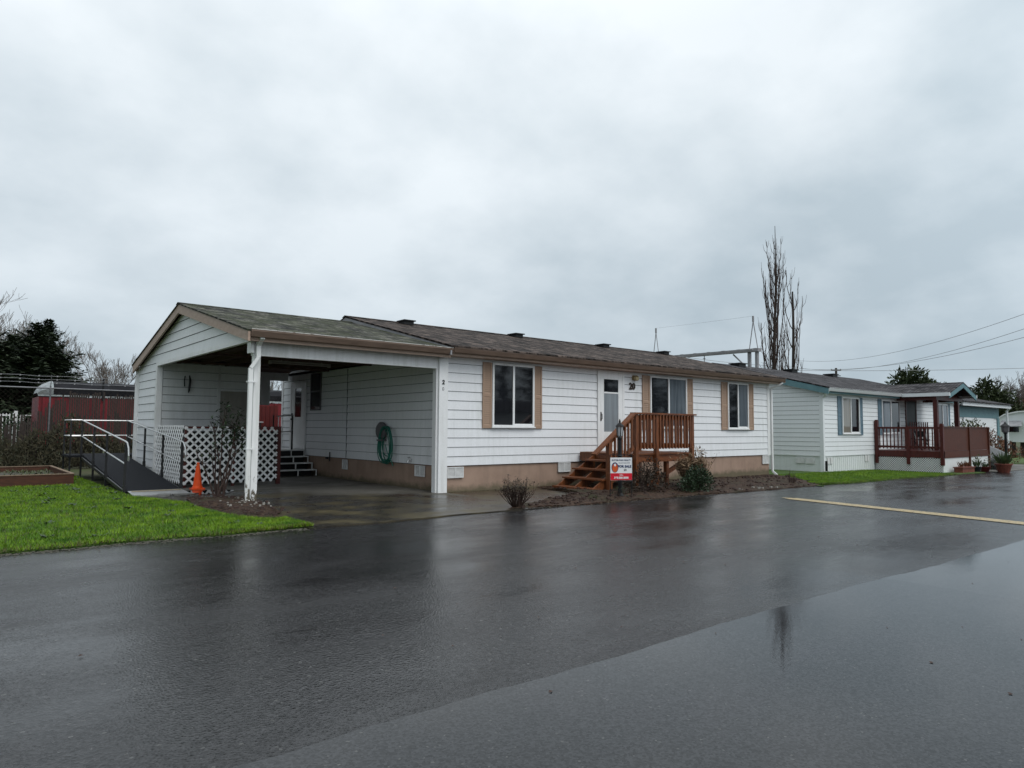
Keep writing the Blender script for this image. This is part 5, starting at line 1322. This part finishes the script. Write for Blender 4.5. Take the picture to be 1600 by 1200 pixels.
leafball('garden_shrub', (38.2, 10.9, gz(38)), [(0,0,1.15,.55), (-.7,.1,1.45,.5), (.9,0,.95,.5), (1.7,-.1,.8,.5), (.2,0,.5,.6)], 73, 'mixed green and russet shrub rising behind the deck end', 'rust', 120, .11)
leafball('garden_shrub', (37.6, 11.6, gz(37)), [(0,0,1.65,.55), (-.9,.1,1.6,.5), (.8,0,1.75,.5), (1.4,0,1.3,.5), (-.3,0,1.0,.7), (.8,-.2,.8,.6)], 74, 'tall olive green shrub behind the solid panel of the deck', 'camellia', 110, .13)
leafball('garden_shrub', (38.6, 10.6, gz(37)), [(0,0,.6,.5), (.6,-.1,.45,.45)], 75, 'low russet shrub right of the tall garden lamp', 'rust', 120, .11)
l2 = thing('garden_lamp', (35.9, 9.65, gz(35)), 'tall black garden lamp post at the end of the neighbouring deck', 'lamp post')
z = gz(35.2)
mb = MB(); mb.lathe((35.9, 9.65, z), [(.12,0),(.10,.08),(.055,.15),(.05,1.55),(.08,1.58),(.05,1.62)], 10); mb.build('post', 'black', l2)
mb = MB(); mb.lathe((35.9, 9.65, z+1.6), [(.07,0),(.14,.05),(.16,.28)], 6); mb.build('lantern_glass', 'grey', l2)
mb = MB(); mb.lathe((35.9, 9.65, z+1.88), [(.2,0),(.17,.04),(.05,.13),(.02,.2)], 6); mb.build('lantern_cap', 'black', l2)

# far pale trailer home on the right
fx, fy, fz = at(1612, 52, None)
ft = thing('park_trailer', (fx, fy, fz), 'pale domed trailer home on supports with a striped window awning at the right edge', 'trailer home')
a = Vector((0, -1, 0)); nn = Vector((-1, 0, 0))    # its end wall looks down the street
c0 = Vector((fx, fy, 0)); zz0 = .62
def FP(u, o, z): q = c0 + a*u - nn*o; return (q.x, q.y, z)
mb = MB()
pr_ = [(-2.1, zz0+.16), (-1.6, zz0+.04), (0, zz0), (1.6, zz0), (2.1, zz0+.1), (2.1, 2.5), (1.7, 2.78), (.8, 2.97), (0, 3.02), (-.8, 2.97), (-1.7, 2.78), (-2.1, 2.5)]
n = len(pr_)
mb.add([FP(u, 0, z) for u, z in pr_] + [FP(u, 12, z) for u, z in pr_], [tuple(range(n))[::-1], tuple(range(n, 2*n))] + [(i, (i+1) % n, (i+1) % n+n, i+n) for i in range(n)]); mb.build('body', 'vinyl', ft)
mb = MB()
for i in range(5, n-1):
    (u0, z0), (u1, z1) = pr_[i], pr_[i+1]; mb.add([FP(u0, -.12, z0+.02), FP(u1, -.12, z1+.02), FP(u1, 12, z1+.05), FP(u0, 12, z0+.05), FP(u0, -.12, z0-.08), FP(u1, -.12, z1-.08)], [(0,1,2,3), (0,4,5,1)])
mb.build('roof', 'sky_white', ft)
wx = -1.25
mb = MB(); mb.add([FP(u, -.03, z) for u, z in ((wx-.42, 1.4), (wx+.42, 1.4), (wx+.42, 2.15), (wx-.42, 2.15))], [(0,1,2,3)]); mb.add([FP(u, o, z) for u, o, z in ((wx-.48, -.02, 1.34), (wx+.48, -.02, 1.34), (wx+.48, -.02, 2.21), (wx-.48, -.02, 2.21))], [(0,1,2,3)], 1); mb.build('window', ['glass_dark', 'trim'], ft)
mb = MB(); mb.add([FP(wx-.7, -.03, 2.25), FP(wx+.6, -.03, 2.25), FP(wx+.8, -.75, 1.85), FP(wx-.6, -.75, 1.85), FP(wx-.7, -.03, 2.21), FP(wx+.6, -.03, 2.21), FP(wx+.8, -.75, 1.80), FP(wx-.6, -.75, 1.80)], [(0,1,2,3), (7,6,5,4), (3,2,6,7), (0,3,7,4), (1,5,6,2)]); mb.build('awning', 'steelgrey', ft)
for u in (-1.3, -.75, .3, 1.9):
    for o in (.4, 4, 8):
        mb = MB(); q = FP(u, o, 0); mb.box(q[0]-.11, q[0]+.11, q[1]-.11, q[1]+.11, fz-.3, zz0+.03); mb.build('support_leg', 'trunk', ft)
leafball('low_hedge', at(1590, 49, None), [(0,0,.3,.5), (1.2,-.6,.3,.5), (-1.1,.5,.3,.4)], 76, 'low brown hedge below the pale trailer home', 'rust', 70, .14, cat='hedge')

# homes and trees across the street, seen mirrored in the window glass
oh = thing('opposite_home', (36, -17, 0), 'white home across the street, seen only mirrored in the front windows', 'house')
mb = MB(); mb.box(26, 44, -24, -16, -.5, 2.7); mb.build('wall', 'vinyl', oh)
mb = MB(); mb.prism([(-15.5, 2.7), (-20, 3.8), (-24.5, 2.7), (-20, 3.7)], 'x', 25.6, 44.4); mb.build('roof', 'shingle_grey', oh)
go = 'evergreens across the street, mirrored in the windows'
proto = conifer((33, -29, 0), 12, 3.4, 80, 'evergreen across the street behind the camera', go, dens=.45)
for i, (x, y, sc_) in enumerate(((26, -30, .9), (38, -31, 1.15), (43, -28, .85), (49, -30, 1.2), (54, -27, .95), (60, -30, 1.3), (66, -28, 1.0), (73, -30, 1.25), (80, -28, 1.1), (88, -30, 1.3), (97, -28, 1.2))):
    c_ = copy_tree(proto); c_.location = (x, y, 0); c_.scale = (sc_, sc_, sc_); c_.rotation_euler = (0, 0, i*1.3)

# ------------------------------------------------------------------ sky, light, camera
w = bpy.data.worlds.new('World'); scene.world = w; w.use_nodes = True
nt = w.node_tree; bg = nt.nodes['Background']
tc_ = nt.nodes.new('ShaderNodeTexCoord'); dirv = tc_.outputs['Generated']
sep = nt.nodes.new('ShaderNodeSeparateXYZ'); nt.links.new(dirv, sep.inputs[0])
SUN_EL, SUN_AZ = 52, 175   # low bright spot behind the clouds, behind the camera
sky = nt.nodes.new('ShaderNodeTexSky'); sky.sky_type = 'NISHITA'; sky.sun_disc = False
sky.sun_elevation = R(SUN_EL); sky.sun_rotation = R(SUN_AZ)
den = mth(nt, 'ADD', mth(nt, 'MAXIMUM', sep.outputs[2], 0.0), .42)
cb = nt.nodes.new('ShaderNodeCombineXYZ')
nt.links.new(mth(nt, 'DIVIDE', sep.outputs[0], den), cb.inputs[0]); nt.links.new(mth(nt, 'DIVIDE', sep.outputs[1], den), cb.inputs[1])
mp = nt.nodes.new('ShaderNodeMapping'); mp.inputs['Location'].default_value = (3.1, 1.7, 0); nt.links.new(cb.outputs[0], mp.inputs[0])
n1 = noise(nt, mp.outputs[0], 1.25, 4, .5); n2 = noise(nt, mp.outputs[0], 3.4, 5, .55)
nn_ = mth(nt, 'ADD', mth(nt, 'MULTIPLY', n1, .62), mth(nt, 'MULTIPLY', n2, .38))
f = ramp(nt, nn_, .33, .62)
vd = nt.nodes.new('ShaderNodeVectorMath'); vd.operation = 'DOT_PRODUCT'; nt.links.new(dirv, vd.inputs[0]); vd.inputs[1].default_value = (.42, .80, .42)
f = mth(nt, 'ADD', f, ramp(nt, vd.outputs['Value'], .72, 1.0, -.10, .20), True)
el = ramp(nt, sep.outputs[2], .02, .42)
f = mth(nt, 'SUBTRACT', f, ramp(nt, sep.outputs[0], .66, .92, 0, .30), True)
lowc = mixc(nt, f, (.40, .485, .55), (.63, .715, .78))
hic = mixc(nt, f, (.57, .665, .73), (.95, 1.015, 1.06))
c = mixc(nt, el, lowc, hic)
# extra sky brightness added overhead and behind the camera to lift the front wall
zen = ramp(nt, sep.outputs[2], .5, .95, 1.0, 1.45)
back = ramp(nt, mth(nt, 'ADD', mth(nt, 'MULTIPLY', sep.outputs[0], .35), mth(nt, 'MULTIPLY', sep.outputs[1], -.94)), -.1, .8, 1.0, 1.35)
west = ramp(nt, sep.outputs[0], -.75, -.15, .72, 1.0)   # sky dimmed on the unseen left side to darken the carport interior
k = mth(nt, 'MULTIPLY', mth(nt, 'MULTIPLY', zen, back), west)
v = nt.nodes.new('ShaderNodeVectorMath'); v.operation = 'SCALE'; nt.links.new(c, v.inputs[0]); nt.links.new(k, v.inputs['Scale'])
v2 = nt.nodes.new('ShaderNodeVectorMath'); v2.operation = 'SCALE'; nt.links.new(v.outputs[0], v2.inputs[0]); v2.inputs['Scale'].default_value = 10.0
full = mixc(nt, .96, sky.outputs[0], v2.outputs[0])
nt.links.new(full, bg.inputs['Color']); bg.inputs['Strength'].default_value = .1
sl = bpy.data.lights.new('sun', 'SUN'); sl.energy = 1.25; sl.angle = R(35); sl.color = (1, .97, .93)
so = bpy.data.objects.new('sun', sl); col.objects.link(so)
az = R(SUN_AZ); sd_ = Vector((math.sin(az)*math.cos(R(SUN_EL)), math.cos(az)*math.cos(R(SUN_EL)), math.sin(R(SUN_EL))))
so.rotation_euler = sd_.to_track_quat('Z', 'Y').to_euler()

cam = bpy.data.cameras.new('camera'); co_ = bpy.data.objects.new('camera', cam); col.objects.link(co_)
cam.sensor_width = 36; cam.lens = 1085/1600*36; cam.clip_end = 3000; cam.clip_start = .05
a = R(50.4); p = math.atan(70/1085); r = .0065
F = Vector((math.cos(a)*math.cos(p), math.sin(a)*math.cos(p), math.sin(p))); R0 = Vector((math.sin(a), -math.cos(a), 0)); U0 = R0.cross(F)
Rv = R0*math.cos(r) + U0*math.sin(r); Uv = Rv.cross(F)
m4 = Matrix(((Rv.x, Uv.x, -F.x, 0), (Rv.y, Uv.y, -F.y, 0), (Rv.z, Uv.z, -F.z, CAMH), (0, 0, 0, 1)))
co_.matrix_world = m4
scene.camera = co_
vs = scene.view_settings; vs.view_transform = 'Standard'; vs.look = 'None'; vs.exposure = 0; vs.gamma = 1
